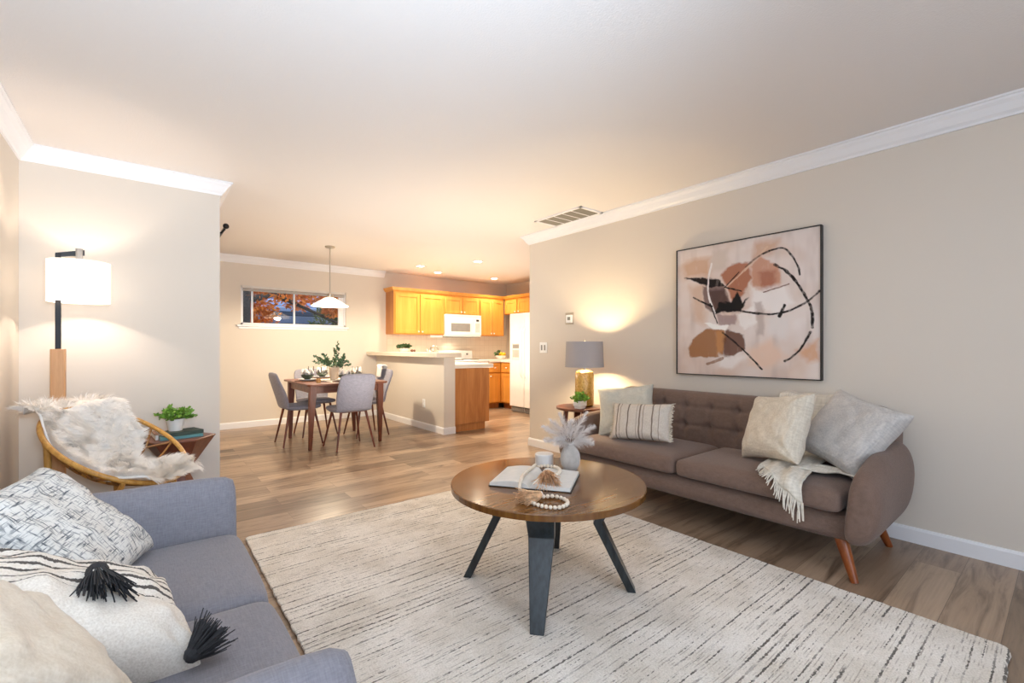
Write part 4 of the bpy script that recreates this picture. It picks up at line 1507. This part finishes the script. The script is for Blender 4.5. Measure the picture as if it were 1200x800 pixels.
# ------------------------------------------------------------------ painting
def painting():
    t = thing('framed_painting', 'abstract brown, black and cream painting in thin black frame above the sofa', 'painting', (XR - .001, 1.575, 1.435))
    W, Hh = 1.05, 1.03
    NX, NY = 300, 290
    jj, ii = np.meshgrid(np.arange(NX + 1), np.arange(NY + 1))
    U = jj / NX
    V = ii / NY

    def nz(fx, fy, seed, oct_=3):
        rs = np.random.RandomState(seed)
        out = np.zeros_like(U)
        amp = 1
        for o in range(oct_):
            gx, gy = int(fx * 2 ** o) + 2, int(fy * 2 ** o) + 2
            g = rs.rand(gy + 1, gx + 1)
            x = U * (gx - 1)
            y = V * (gy - 1)
            xi, yi = x.astype(int), y.astype(int)
            fx_, fy_ = x - xi, y - yi
            fx_ = fx_ * fx_ * (3 - 2 * fx_)
            fy_ = fy_ * fy_ * (3 - 2 * fy_)
            out += amp * ((g[yi, xi] * (1 - fx_) + g[yi, xi + 1] * fx_) * (1 - fy_) + (g[yi + 1, xi] * (1 - fx_) + g[yi + 1, xi + 1] * fx_) * fy_)
            amp *= .5
        return out / (2 - .5 ** (oct_ - 1))
    wu = (nz(7, 7, 1) - .5) * .045 + (nz(40, 30, 2) - .5) * .022
    wv_ = (nz(7, 7, 3) - .5) * .045 + (nz(40, 60, 4) - .5) * .018
    pu, pv = U + wu, V + wv_
    col = np.empty(U.shape + (3,))
    col[:] = hx('#ddd0c9')[:3]

    def T(p):
        x, y = p
        u = (x - 57) / 630
        return (u, (y - (172 - 107 * u)) / ((715 + 30 * u) - (172 - 107 * u)))

    def over(c, a):
        nonlocal col
        cc = np.array(hx(c)[:3])
        col = col * (1 - a[..., None]) + cc * a[..., None]

    def sd_poly(poly, x, y):
        P = np.array(poly)
        d = np.full(x.shape, 9.)
        inside = np.zeros(x.shape, bool)
        for k in range(len(P)):
            a, b = P[k], P[(k + 1) % len(P)]
            ex, ey = b - a
            tt = np.clip(((x - a[0]) * ex + (y - a[1]) * ey) / (ex * ex + ey * ey), 0, 1)
            d = np.minimum(d, np.hypot(x - a[0] - tt * ex, y - a[1] - tt * ey))
            cond = ((a[1] > y) != (b[1] > y)) & (x < (b[0] - a[0]) * (y - a[1]) / (b[1] - a[1] + 1e-12) + a[0])
            inside ^= cond
        return np.where(inside, -d, d)

    def blob(c, pts_, soft=.02, alpha=1.0, tex=7):
        sd = sd_poly([T(p) for p in pts_], pu, pv)
        a = np.clip(.5 - sd / soft, 0, 1) * alpha
        a = a * np.clip(.75 + .7 * nz(30, 12, tex), 0, 1)
        over(c, a)

    def stroke(c, pts_, w_, alpha=1.0, seed=5):
        P = [T(p) for p in pts_]
        d = np.full(U.shape, 9.)
        tpos = np.zeros(U.shape)
        x, y = U + wu * .25, V + wv_ * .25
        n = len(P) - 1
        # smooth the polyline
        Q = []
        for k in range(n):
            p0, p1, p2, p3 = P[max(k - 1, 0)], P[k], P[k + 1], P[min(k + 2, n)]
            for s_ in np.linspace(0, 1, 7)[:-1]:
                Q.append(tuple(.5 * ((2 * p1[i]) + (-p0[i] + p2[i]) * s_ + (2 * p0[i] - 5 * p1[i] + 4 * p2[i] - p3[i]) * s_ ** 2 + (-p0[i] + 3 * p1[i] - 3 * p2[i] + p3[i]) * s_ ** 3) for i in (0, 1)))
        Q.append(P[-1])
        for k in range(len(Q) - 1):
            a, b = np.array(Q[k]), np.array(Q[k + 1])
            e = b - a
            tt = np.clip(((x - a[0]) * e[0] + (y - a[1]) * e[1]) / (e @ e + 1e-12), 0, 1)
            dd = np.hypot(x - a[0] - tt * e[0], y - a[1] - tt * e[1])
            d = np.minimum(d, dd)
        hw_ = w_ / 630 / 2 * (.55 + .9 * nz(25, 25, seed))
        a = np.clip((hw_ - d) / .003 + .5, 0, 1) * alpha * np.clip(.4 + 1.2 * nz(60, 60, seed + 1), 0, 1)
        over(c, a)
    # soft ground tones
    over('#cfb09a', np.clip(nz(4, 5, 21) * 2.0 - .75, 0, 1) * .75)
    over('#ece6e3', np.clip(nz(5, 4, 22) * 1.8 - .8, 0, 1) * .7)
    over('#b9a79e', np.clip(nz(14, 3, 23) * 2.4 - 1.2, 0, 1) * .6)
    blob('#c79f80', [(85, 230), (150, 200), (225, 200), (225, 275), (110, 290)], .05, .8)
    blob('#cfab8e', [(125, 330), (205, 320), (200, 500), (150, 475)], .06, .7, 8)
    blob('#cdbfb4', [(228, 170), (312, 160), (315, 240), (240, 260)], .03, .8, 9)
    blob('#c9a084', [(430, 140), (530, 110), (500, 180), (420, 220)], .05, .8, 10)
    blob('#a8694b', [(280, 270), (335, 225), (412, 222), (425, 290), (385, 360), (340, 395), (310, 330)], .015, .92, 11)
    blob('#c28a6d', [(420, 240), (455, 195), (520, 230), (545, 330), (480, 350), (430, 330)], .02, .85, 12)
    blob('#a05f48', [(455, 270), (510, 255), (520, 335), (465, 345)], .03, .7, 13)
    blob('#7e6762', [(195, 330), (290, 320), (330, 400), (300, 440), (240, 450), (205, 420)], .015, .95, 14)
    blob('#4a3430', [(225, 345), (300, 340), (325, 395), (245, 440)], .03, .8, 15)
    blob('#211b1b', [(100, 292), (190, 286), (275, 292), (300, 325), (240, 332), (160, 308)], .01, 1.0, 16)
    blob('#1d1919', [(248, 448), (275, 398), (335, 398), (362, 350), (376, 398), (405, 372), (368, 440), (300, 436)], .008, 1.0, 17)
    blob('#9f8683', [(262, 446), (352, 455), (350, 500), (262, 492)], .015, .85, 18)
    blob('#efeae7', [(420, 330), (560, 325), (590, 400), (540, 450), (420, 440)], .04, .75, 19)
    blob('#f0ebe7', [(350, 450), (440, 410), (440, 490), (380, 520)], .02, .8, 20)
    blob('#b5a49d', [(432, 400), (465, 398), (472, 545), (442, 545)], .02, .7, 24)
    blob('#ddd6d2', [(480, 470), (570, 470), (560, 560), (500, 545)], .04, .8, 25)
    blob('#9a6a43', [(115, 605), (165, 540), (205, 515), (292, 520), (305, 560), (292, 650), (120, 645)], .012, .95, 26)
    blob('#c18a58', [(255, 525), (292, 525), (290, 620), (262, 630)], .02, .8, 27)
    blob('#66402f', [(300, 520), (378, 540), (386, 605), (345, 640), (294, 650)], .012, .92, 28)
    blob('#f2eee9', [(195, 492), (312, 496), (300, 520), (232, 514)], .008, 1.0, 29)
    blob('#e1c1ab', [(400, 610), (500, 560), (570, 640), (480, 700), (410, 680)], .05, .85, 30)
    blob('#d3a07c', [(600, 610), (684, 575), (684, 650), (640, 665)], .04, .85, 31)
    blob('#e8e1dc', [(270, 630), (330, 650), (400, 640), (330, 700), (280, 690)], .03, .8, 32)
    stroke('#e9e4e0', [(236, 225), (220, 300), (226, 380), (252, 445)], 9, 1, 40)
    stroke('#d8b9a0', [(300, 335), (380, 265), (440, 205), (485, 150)], 8, .9, 42)
    stroke('#57433c', [(395, 240), (440, 200), (480, 175)], 8, .8, 43)
    stroke('#201a1a', [(470, 182), (505, 165), (548, 157), (580, 190), (602, 240), (612, 280)], 8, 1, 44)
    stroke('#201a1a', [(515, 232), (560, 262), (600, 310), (632, 375), (654, 440), (657, 515)], 11, 1, 46)
    stroke('#201a1a', [(650, 535), (625, 590), (590, 635), (558, 660)], 9, 1, 48)
    stroke('#201a1a', [(682, 352), (640, 397), (590, 430), (530, 450), (470, 453), (400, 442), (362, 432)], 9, 1, 50)
    stroke('#201a1a', [(143, 377), (190, 398), (238, 416)], 8, 1, 52)
    stroke('#201a1a', [(230, 405), (262, 490)], 6, 1, 54)
    stroke('#201a1a', [(288, 533), (370, 600), (465, 700)], 8, 1, 56)
    stroke('#201a1a', [(298, 332), (366, 262)], 6, 1, 58)
    stroke('#201a1a', [(298, 330), (375, 348)], 7, 1, 60)
    stroke('#6f4a3a', [(470, 352), (530, 335), (572, 318)], 5, 1, 62)
    stroke('#201a1a', [(535, 462), (556, 412)], 14, 1, 64)
    stroke('#8a6248', [(215, 675), (250, 665), (290, 650)], 14, .8, 66)
    # canvas mesh: u from left (larger y) to right
    xs = np.full(U.size, -.030)
    ys = (W / 2 - .006) - U.ravel() * (W - .012)
    zs = (Hh / 2 - .006) - V.ravel() * (Hh - .012)
    me = bpy.data.meshes.new('canvas')
    idx = np.arange(U.size).reshape(U.shape)
    f = np.stack([idx[:-1, :-1], idx[1:, :-1], idx[1:, 1:], idx[:-1, 1:]], -1).reshape(-1, 4)
    me.from_pydata(np.stack([xs, ys, zs], 1).tolist(), [], f.tolist())
    at = me.color_attributes.new('paint', 'FLOAT_COLOR', 'POINT')
    rgba = np.ones((U.size, 4), np.float32)
    rgba[:, :3] = col.reshape(-1, 3)
    at.data.foreach_set('color', rgba.ravel())
    me.materials.append(M['canvas'])
    o = bpy.data.objects.new('canvas', me)
    C.objects.link(o)
    o.parent = t
    md = o.modifiers.new('s', 'SOLIDIFY')
    md.thickness = .02
    md.offset = -1
    fr = B()
    a, c_ = W / 2, Hh / 2
    k = .007
    fr.box(-.04, 0, a - k, a, -c_, c_).box(-.04, 0, -a, -a + k, -c_, c_).box(-.04, 0, -a + k, a - k, c_ - k, c_).box(-.04, 0, -a + k, a - k, -c_, -c_ + k)
    fr.build('frame', plain('thin_black_frame', '#1d1a18', .4), t, bevel=.001, seg=1)


painting()

# ------------------------------------------------------------------ coffee table
CX, CY = 1.50, 1.59
t = thing('coffee_table', 'round brown coffee table on four splayed black legs', 'coffee table', (CX, CY, .014))
ZT = .505
r_ = .458
B().lathe([(r_ - .010, ZT - .031), (r_ - .001, ZT - .028), (r_, ZT - .004), (r_ - .003, ZT - .0005), (.002, ZT - .0002)], (0, 0, -.014), 128).build('tabletop', M['table_top'], t, smooth=True, angle=30)
ang0 = math.atan2(-.26, -.30)
for k in range(4):
    a = ang0 + k * PI / 2
    d = Vector((math.cos(a), math.sin(a), 0))
    s_ = Vector((-math.sin(a), math.cos(a), 0))
    zt_ = ZT - .031 - .014
    # radial profile (r, z) of outer and inner edge; width varies
    rows = [(.335, .275, zt_, .062), (.256, .216, .318, .056), (.410, .372, .0, .028)]
    loops = []
    for (ro, ri, z, hw_) in rows:
        loops.append([d * ro + s_ * hw_ + Vector((0, 0, z)), d * ro - s_ * hw_ + Vector((0, 0, z)), d * ri - s_ * hw_ + Vector((0, 0, z)), d * ri + s_ * hw_ + Vector((0, 0, z))])
    B().loft(loops).build('leg', M['black_wood'], t, bevel=.003)
B().box(-.03, .03, -.28, .28, ZT - .055 - .014, ZT - .032 - .014).box(-.28, .28, -.03, .03, ZT - .055 - .014, ZT - .032 - .014).build('cross_brace', M['black_wood'], t).rotation_euler = (0, 0, ang0)

# open book
bt = thing('open_book', 'open book with white pages on the coffee table', 'book', (1.40, 1.58, ZT))
ax = Vector((1.36 - 1.64, 1.37 - 1.54, 0)).normalized()   # near -> direction along right page edge
# spine runs from near (1.335,1.53) to far (1.57,1.70)
sp = Vector((1.57 - 1.335, 1.70 - 1.535, 0))
SL = sp.length
sd_ = sp.normalized()
pr_ = Vector((sd_.y, -sd_.x, 0))       # towards right page
org = Vector((1.335, 1.535, 0)) - Vector((1.40, 1.58, 0))
def page(side, wd):
    loops = []
    N = 14
    for k in range(N + 1):
        f = k / N
        x = side * wd * f
        h_ = .024 * (1 - .35 * f) * min(1, (f / .12) ** .5 if f < .12 else 1) + .004
        if side < 0:
            h_ = h_ * .8 + .01 * math.sin(f * PI)
        lo = .004
        a_ = org + pr_ * x
        b_ = org + pr_ * x + sd_ * SL
        loops.append([a_ + Vector((0, 0, lo)), b_ + Vector((0, 0, lo)), b_ + Vector((0, 0, h_)), a_ + Vector((0, 0, h_))])
    return B().loft(loops)
page(1, .185).build('right_pages', M['paper'], bt, smooth=True, angle=40)
page(-1, .185).build('left_pages', M['paper'], bt, smooth=True, angle=40)
q = [org - pr_ * .19 - sd_ * .004, org + pr_ * .19 - sd_ * .004, org + pr_ * .19 + sd_ * (SL + .004), org - pr_ * .19 + sd_ * (SL + .004)]
B().prism([(p.x, p.y) for p in q], .0005, .004).build('cover', M['cover'], bt, bevel=.001)

tag(B().lathe([(.045, 0), (.049, .003), (.050, .06), (.046, .064), (.002, .064)], n=36).build('candle', M['marble'], smooth=True, angle=35, loc=(1.675, 1.80, ZT)), 'squat white pillar candle beside the vase on the coffee table', 'candle')
vz = B()
n = 40
loops = []
for r0, z in [(.028, 0), (.036, .006), (.047, .03), (.051, .055), (.048, .085), (.036, .11), (.024, .122), (.022, .132), (.018, .132), (.017, .10)]:
    loops.append([(r0 * (1 + .025 * math.cos(20 * 2 * PI * k / 120 * 3)) * math.cos(2 * PI * k / 120), r0 * (1 + .025 * math.cos(20 * 2 * PI * k / 120 * 3)) * math.sin(2 * PI * k / 120), z) for k in range(120)])
VX, VY = 1.715, 1.645
tag(vz.loft(loops).build('vase', M['stone'], smooth=True, angle=60, loc=(VX, VY, ZT)), 'small pale stone vase of dried plumes on the coffee table', 'vase')
rnd = random.Random(21)
view_r = Vector((.778, -.628, 0))
tips = [(-.16, .10, .05), (-.12, .155, -.03), (-.06, .18, .04), (.0, .15, -.05), (.10, .185, .02), (.14, .11, .0), (.12, .03, -.05), (.06, .02, .03), (-.15, .03, 0), (-.09, .04, -.06)]
for i, (lx, lz, dp) in enumerate(tips):
    lx *= 1.12
    lz *= 1.1
    base = Vector((VX, VY, ZT + .05))
    neck = Vector((0, 0, .075))
    tip = neck + view_r * lx * .78 + Vector((.628, .778, 0)) * dp + Vector((0, 0, lz * .82))
    t = thing('pampas_stem', 'bleached pampas plume in the stone vase on the coffee table', 'dried plant', base, 0, 'pampas plumes in the stone vase')
    mid_ = neck.lerp(tip, .45) + Vector((0, 0, .02))
    B().tube([(0, 0, -.03), neck, mid_, tip], [.0012, .0012, .001, .0006], 5).build('stem', M['pampas'], t)
    pb = B()
    dirn = (tip - mid_).normalized()
    for k in range(330):
        f = rnd.random() ** .8
        p = neck.lerp(mid_, .35 + f * 1.3) if f < .5 else mid_.lerp(tip, f * 2 - 1)
        side = Vector((rnd.gauss(0, 1), rnd.gauss(0, 1), rnd.gauss(0, 1)))
        side = (side - dirn * side.dot(dirn)).normalized()
        dd = (dirn * rnd.uniform(.6, 1.3) + side * rnd.uniform(.5, 1.3)).normalized()
        L = (.014 + .040 * math.sin(PI * min(1, .25 + .7 * f))) * rnd.uniform(.7, 1.2)
        wdt = dd.cross(side).normalized() * .0006
        e = p + dd * L + Vector((0, 0, -.003))
        m_ = p + dd * L * .5
        pb.add([p - wdt, p + wdt, m_ + wdt * 1.6, e, m_ - wdt * 1.6], [(0, 1, 2, 3, 4)])
    pb.build('plume', M['pampas'], t)

# bead garland
gp = [(1.43, 1.77, .516), (1.50, 1.775, .516), (1.56, 1.75, .522), (1.585, 1.70, .536), (1.60, 1.64, .541), (1.57, 1.575, .543), (1.51, 1.535, .543), (1.46, 1.545, .543)]
gp2 = [(1.56, 1.745, .535), (1.50, 1.70, .541), (1.43, 1.66, .541), (1.35, 1.60, .541), (1.27, 1.52, .527), (1.235, 1.45, .513), (1.215, 1.37, .513), (1.225, 1.31, .513), (1.26, 1.27, .513), (1.31, 1.275, .513), (1.345, 1.315, .513), (1.335, 1.37, .516), (1.29, 1.40, .516)]
gt = thing('bead_garland', 'natural wooden bead garland with tan tassels lying over the open book', 'garland', (1.40, 1.55, ZT))
O_ = Vector((1.40, 1.55, ZT))
beadmesh = None
nb_ = 0
def resample(pts_, step):
    P = [Vector(p) for p in pts_]
    Q = []
    n_ = len(P) - 1
    for k in range(n_):
        p0, p1, p2, p3 = P[max(k - 1, 0)], P[k], P[k + 1], P[min(k + 2, n_)]
        for s_ in [i / 16 for i in range(16)]:
            Q.append(.5 * ((2 * p1) + (-p0 + p2) * s_ + (2 * p0 - 5 * p1 + 4 * p2 - p3) * s_ ** 2 + (-p0 + 3 * p1 - 3 * p2 + p3) * s_ ** 3))
    Q.append(P[-1])
    out = [Q[0]]
    acc = 0
    for i in range(1, len(Q)):
        acc += (Q[i] - Q[i - 1]).length
        if acc >= step:
            out.append(Q[i])
            acc = 0
    return out
for path in (gp, gp2):
    rs = resample(path, .0172)
    B().tube([p - O_ for p in rs], .0012, 5).build('string', M['bead'], gt)
    for p in rs:
        if beadmesh is None:
            beadmesh = B().sphere((0, 0, 0), .0085, 14).build('bead', M['bead'], gt, smooth=True, loc=p - O_)
        else:
            o = beadmesh.copy()
            C.objects.link(o)
            o.location = p - O_
            o.parent = gt
        nb_ += 1
tassel_part(gt, Vector((1.455, 1.545, .56)) - O_, (-.62, -.72, -.2), .12, .052, M['tassel_tan'], seed=7, n=150, head=.10)
tassel_part(gt, Vector((1.295, 1.40, .528)) - O_, (-.95, .12, -.09), .11, .038, M['tassel_tan'], seed=8, n=130, head=.10)

# ------------------------------------------------------------------ right side table, lamp, plant
t = thing('side_table', 'round dark wood side table between the wall end and the brown sofa', 'side table', (3.12, 2.86, 0))
B().lathe([(.20, .572), (.222, .578), (.225, .585), (.225, .597), (.220, .6), (.002, .6)], n=56).build('tabletop', M['walnut'], t, smooth=True, angle=35)
for k in range(4):
    a = PI / 4 + k * PI / 2 + .2
    d = Vector((math.cos(a), math.sin(a), 0)); s_ = Vector((-d.y, d.x, 0))
    loops = [[d * (ro) + s_ * hw_ + Vector((0, 0, z)), d * ro - s_ * hw_ + Vector((0, 0, z)), d * ri - s_ * hw_ + Vector((0, 0, z)), d * ri + s_ * hw_ + Vector((0, 0, z))] for ro, ri, z, hw_ in ((.19, .165, 0, .016), (.155, .12, .572, .03))]
    B().loft(loops).build('leg', M['walnut_z'], t, bevel=.003)
LX, LY = 3.17, 2.86
t = thing('table_lamp', 'amber hammered table lamp with grey drum shade', 'lamp', (LX, LY, .6))
B().lathe([(.07, 0), (.082, .008), (.086, .03), (.086, .29), (.078, .315), (.05, .33), (.018, .336)], n=48).build('lamp_base', M['amber'], t, smooth=True)
B().lathe([(.016, .334), (.016, .37), (.022, .372), (.022, .40), (.01, .41)], n=20).build('neck', M['chrome'], t, smooth=True)
B().lathe([(.178, .36), (.168, .595), (.165, .595), (.175, .36)], n=56, cap=False).build('lamp_shade', shade_mat('grey_linen_shade', '#a9a7ab', .12), t, smooth=True, angle=60)
B().sphere((0, 0, .47), .03, 12).build('bulb', emis('table_lamp_bulb', (1, .85, .62, 1), 14), t, smooth=True)
B().sphere((0, 0, .605), .012, 10).tube([(0, 0, .50), (0, 0, .60)], .003).tube([(-.166, 0, .585), (.166, 0, .585)], .002).build('finial', M['chrome'], t, smooth=True)
light('table_lamp_light', 'POINT', (LX, LY, .6 + .47), 95, (1, .74, .42), .035)
potted('potted_plant', 'small green plant in white square pot in front of the amber lamp', 'plant', (3.0, 2.76, .6),   .043, .07, .085, 520, .022, 8, M['leaf'], square=True, flat=.9)

# ------------------------------------------------------------------ floor lamp
t = thing('floor_lamp', 'floor lamp with wood and black post and white drum shade in the left corner', 'lamp', (-.42, 3.97, 0))
B().lathe([(.13, 0), (.13, .015), (.12, .02), (.01, .022)], n=36).build('base', M['black'], t, smooth=True)
B().box(-.033, .033, -.033, .033, .02, 1.13).build('wood_post', M['lampwood'], t, bevel=.003)
B().box(-.013, .013, -.013, .013, 1.13, 1.72).build('metal_post', M['black'], t, bevel=.002)
B().add([(-.012, -.014, 1.725), (.12, -.004, 1.76), (.12, .010, 1.76), (-.012, .014, 1.725), (-.012, -.014, 1.70), (.12, -.004, 1.725), (.12, .010, 1.725), (-.012, .014, 1.70)], [(0, 1, 2, 3), (4, 7, 6, 5), (0, 4, 5, 1), (1, 5, 6, 2), (2, 6, 7, 3), (3, 7, 4, 0)]).build('arm', M['black'], t)
B().tube([(.095, 0, 1.69), (.095, 0, 1.765)], .018, 18).build('hanger', M['grey'], t, smooth=True)
B().lathe([(.15, 1.425), (.15, 1.68), (.1475, 1.68), (.1475, 1.425)], (.095, 0, 0), 56, cap=False).build('lamp_shade', shade_mat('white_linen_shade', '#f7f3ee', .5, 1.0, (1, .93, .84, 1)), t, smooth=True, angle=60)
B().tube([(.095, 0, 1.66), (.095, 0, 1.60)], .014, 12).tube([(-.05, 0, 1.675), (.24, 0, 1.675)], .002).build('socket', M['black'], t, smooth=True)
B().sphere((.095, 0, 1.56), .03, 12).build('bulb', emis('floor_lamp_bulb', (1, .9, .75, 1), 14), t, smooth=True)
light('floor_lamp_light', 'POINT', (-.325, 3.97, 1.555), 30, (1, .82, .68), .035)

# ------------------------------------------------------------------ rattan chair with fleece
az, ti = -.694, .582
Crim = Vector((-.119, 3.564, .567))
ra, rbv = .376, .339
Un = Vector((math.cos(az) * math.cos(ti), math.sin(az) * math.cos(ti), -math.sin(ti)))
Vn = Vector((-math.sin(az), math.cos(az), 0))
Nn = Un.cross(Vn)      # points up out of the bowl
if Nn.z < 0:
    Nn = -Nn
t = thing('rattan_chair', 'honey coloured rattan hoop chair in the left corner', 'chair', (Crim.x, Crim.y, 0))
O_ = Vector((Crim.x, Crim.y, 0))
def bowl(a, b_, lift=0.0):
    """rim-plane unit coords -> point on the bowl"""
    r2 = a * a + b_ * b_
    return Crim + Un * a * ra + Vn * b_ * rbv - Nn * .19 * max(-.15, 1 - r2) + Nn * lift - O_
N = 72
ring = [bowl(math.cos(k * 2 * PI / N), math.sin(k * 2 * PI / N)) for k in range(N + 1)]
B().tube(ring, .0135, 12, cap=False).build('rim', M['rattan'], t, smooth=True)
rl = .50
ring2 = [bowl(rl * math.cos(k * 2 * PI / N), rl * math.sin(k * 2 * PI / N)) for k in range(N + 1)]
B().tube(ring2, .011, 10, cap=False).build('lower_ring', M['rattan'], t, smooth=True)
wb = B()
for k in range(14):
    a0 = k * 2 * PI / 14
    for sgn in (-1, 1):
        pts_ = []
        for i in range(9):
            f = i / 8
            rr_ = 1 - (1 - rl) * f
            an = a0 + sgn * .34 * math.sin(f * PI * .5) ** 1.4
            pts_.append(bowl(rr_ * math.cos(an), rr_ * math.sin(an), -.004))
        wb.tube(pts_, .0062, 7)
wb.build('woven_side', M['rattan_dark'], t, smooth=True)
wb = B()
for k in range(-4, 5):
    q = k / 5 * rl
    ext = math.sqrt(max(0, rl * rl - q * q))
    wb.tube([bowl(q, -ext + 2 * ext * i / 8) for i in range(9)], .0055, 7)
    wb.tube([bowl(-ext + 2 * ext * i / 8, q, -.006) for i in range(9)], .0055, 7)
wb.build('woven_seat', M['rattan_dark'], t, smooth=True)
for aa in (.75, -.75, 2.35, -2.35):
    top = bowl(.86 * math.cos(aa), .86 * math.sin(aa))
    rt = bowl(1.0 * math.cos(aa), 1.0 * math.sin(aa))
    out = (Un * math.cos(aa) * ra + Vn * math.sin(aa) * rbv)
    ft = Vector((out.x * .86, out.y * .86, .012))
    B().tube([rt + Vector((0, 0, -.008)), top + Vector((0, 0, -.06)), ft], [.012, .016, .0155], 12).build('leg', M['rattan'], t, smooth=True)
    B().tube([ft + (top - ft) * .33, Vector((0, 0, ft.z + (top.z - ft.z) * .33 + .06))], .007, 8).build('stretcher', M['rattan'], t, smooth=True)
# fleece
fl = B()
rs_ = np.random.RandomState(3)
def fsurf(u, v):
    a = -1.14 + 2.10 * u
    wv2 = .93 * (1 - .30 * abs(2 * u - 1) ** 3) * (1 + .05 * math.sin(u * 17))
    c_ = (2 * v - 1)
    b_ = c_ * wv2 * (.86 if c_ > 0 else .86)
    # the seat's far side is left bare near the front
    if c_ > 0:
        b_ *= 1 - .45 * math.exp(-((u - .66) / .17) ** 2)
    r2 = a * a + b_ * b_
    lift = .022 + .012 * math.sin(a * 7 + b_ * 3) * math.cos(b_ * 5)
    p = bowl(a, b_, lift)
    if a < -1:
        p = p + Vector((-.03, .02, -.5 * (-1 - a)))
    if a > .93:
        p = p + Vector((0, 0, -.3 * (a - .93)))
    return p
fo = B().grid(lambda u, v: fsurf(u, v), 50, 40).build('sheepskin_throw', M['fur'], smooth=True, solid=.012, angle=180, loc=O_)
tag(fo, 'fluffy ivory sheepskin draped over the rattan chair', 'throw')
verts, faces = [], []
NS = 24000
rndf = random.Random(9)
for k in range(NS):
    u, v = rndf.random(), rndf.random()
    if rndf.random() < .16:
        if rndf.random() < .5:
            u = rndf.choice((0, 1)) + rndf.uniform(-.0, .0)
        else:
            v = rndf.choice((0, 1))
    u = min(1, max(0, u)); v = min(1, max(0, v))
    p = fsurf(u, v)
    du = fsurf(min(1, u + .01), v) - fsurf(max(0, u - .01), v)
    dv = fsurf(u, min(1, v + .01)) - fsurf(u, max(0, v - .01))
    nrm = du.cross(dv)
    if nrm.length < 1e-9:
        continue
    nrm.normalize()
    if nrm.z < 0:
        nrm = -nrm
    du.normalize(); dv.normalize()
    clump = mnoise.noise(p * 16)
    ang = clump * 3.5 + .4
    flow = du * math.cos(ang) + dv * math.sin(ang)
    eo = (du * (1 if u > .5 else -1) * max(0, abs(2 * u - 1) - .85) * 7 + dv * (1 if v > .5 else -1) * max(0, abs(2 * v - 1) - .8) * 5)
    L = rndf.uniform(.032, .066) * (1.15 if abs(2 * u - 1) > .9 else 1)
    d1 = (flow * .55 + eo * .9 + nrm * .75 + Vector((rndf.uniform(-.3, .3), rndf.uniform(-.3, .3), rndf.uniform(-.2, .2)))).normalized()
    d2 = (d1 + Vector((0, 0, -.3)) + flow * .4).normalized()
    s_ = d1.cross(nrm)
    if s_.length < 1e-6:
        continue
    s_ = s_.normalized() * .0013
    p = p + nrm * .004
    m_ = p + d1 * L * .55
    e = m_ + d2 * L * .5
    o_ = len(verts)
    verts += [tuple(p - s_), tuple(p + s_), tuple(m_ + s_), tuple(m_ - s_), tuple(e)]
    faces += [(o_, o_ + 1, o_ + 2, o_ + 3), (o_ + 3, o_ + 2, o_ + 4)]
me = bpy.data.meshes.new('fleece')
me.from_pydata(verts, [], faces)
me.materials.append(M['fur'])
o = bpy.data.objects.new('fleece', me)
C.objects.link(o)
o.parent = fo

# ------------------------------------------------------------------ left side table (faceted walnut), books, plant
t = thing('side_table', 'faceted walnut side table in the left corner by the wall end', 'side table', (.20, 4.03, 0))
def ngon(r1, rot, z, n=3, sq=1.0):
    return [(r1 * math.cos(rot + 2 * PI * k / n), r1 * math.sin(rot + 2 * PI * k / n) * sq, z) for k in range(n)]
# top: rounded plate
tp = []
for (x, y) in ((.212, -.0), (.10, .19), (-.17, .19), (-.22, .0), (-.15, -.19), (.08, -.19)):
    tp.append((x, y))
B().prism(tp, .487, .50).build('tabletop', M['walnut'], t, bevel=.006)
up = [(x * .97, y * .97, .487) for x, y in tp]
mid_l = [(x * .22, y * .22, .25) for x, y in tp]
lo_l = [(x * .72 + .0, y * .72, .0) for x, y in tp]
B().loft([lo_l, mid_l, up]).build('faceted_pedestal', M['walnut_z'], t, bevel=.002)
tzz = .50
def book(name, label, c, rz, w_, d_, h_, z, cov):
    o = thing('closed_book', label, 'book', (c[0], c[1], z), rz)
    B().box(-w_ / 2, w_ / 2, -d_ / 2, d_ / 2, 0, .003).box(-w_ / 2, w_ / 2, -d_ / 2, d_ / 2, h_ - .003, h_).box(-w_ / 2, w_ / 2, -d_ / 2, -d_ / 2 + .004, .003, h_ - .003).build('cover', cov, o, bevel=.001, seg=1)
    B().box(-w_ / 2 + .004, w_ / 2 - .004, -d_ / 2 + .004, d_ / 2 - .005, .003, h_ - .003).build('pages', M['paper'], o)
    return o
book('b', 'teal book at the bottom of the stack on the faceted side table', (.19, 4.02), R(10), .25, .17, .02, tzz, M['book_teal'])
book('b', 'dark green book on top of the stack under the potted plant', (.20, 4.03), R(18), .23, .155, .026, tzz + .02, M['book_green'])
book('b', 'brown book at the left of the stack on the faceted side table', (.055, 4.06), R(95), .2, .025, .04, tzz, M['book_brown'])
potted('potted_plant', 'leafy green plant in white pot on the stacked books by the wall', 'plant', (.17, 4.05, tzz + .046), .055, .085, .092, 520, .030, 15, M['leaf'], .72, flat=1.0)
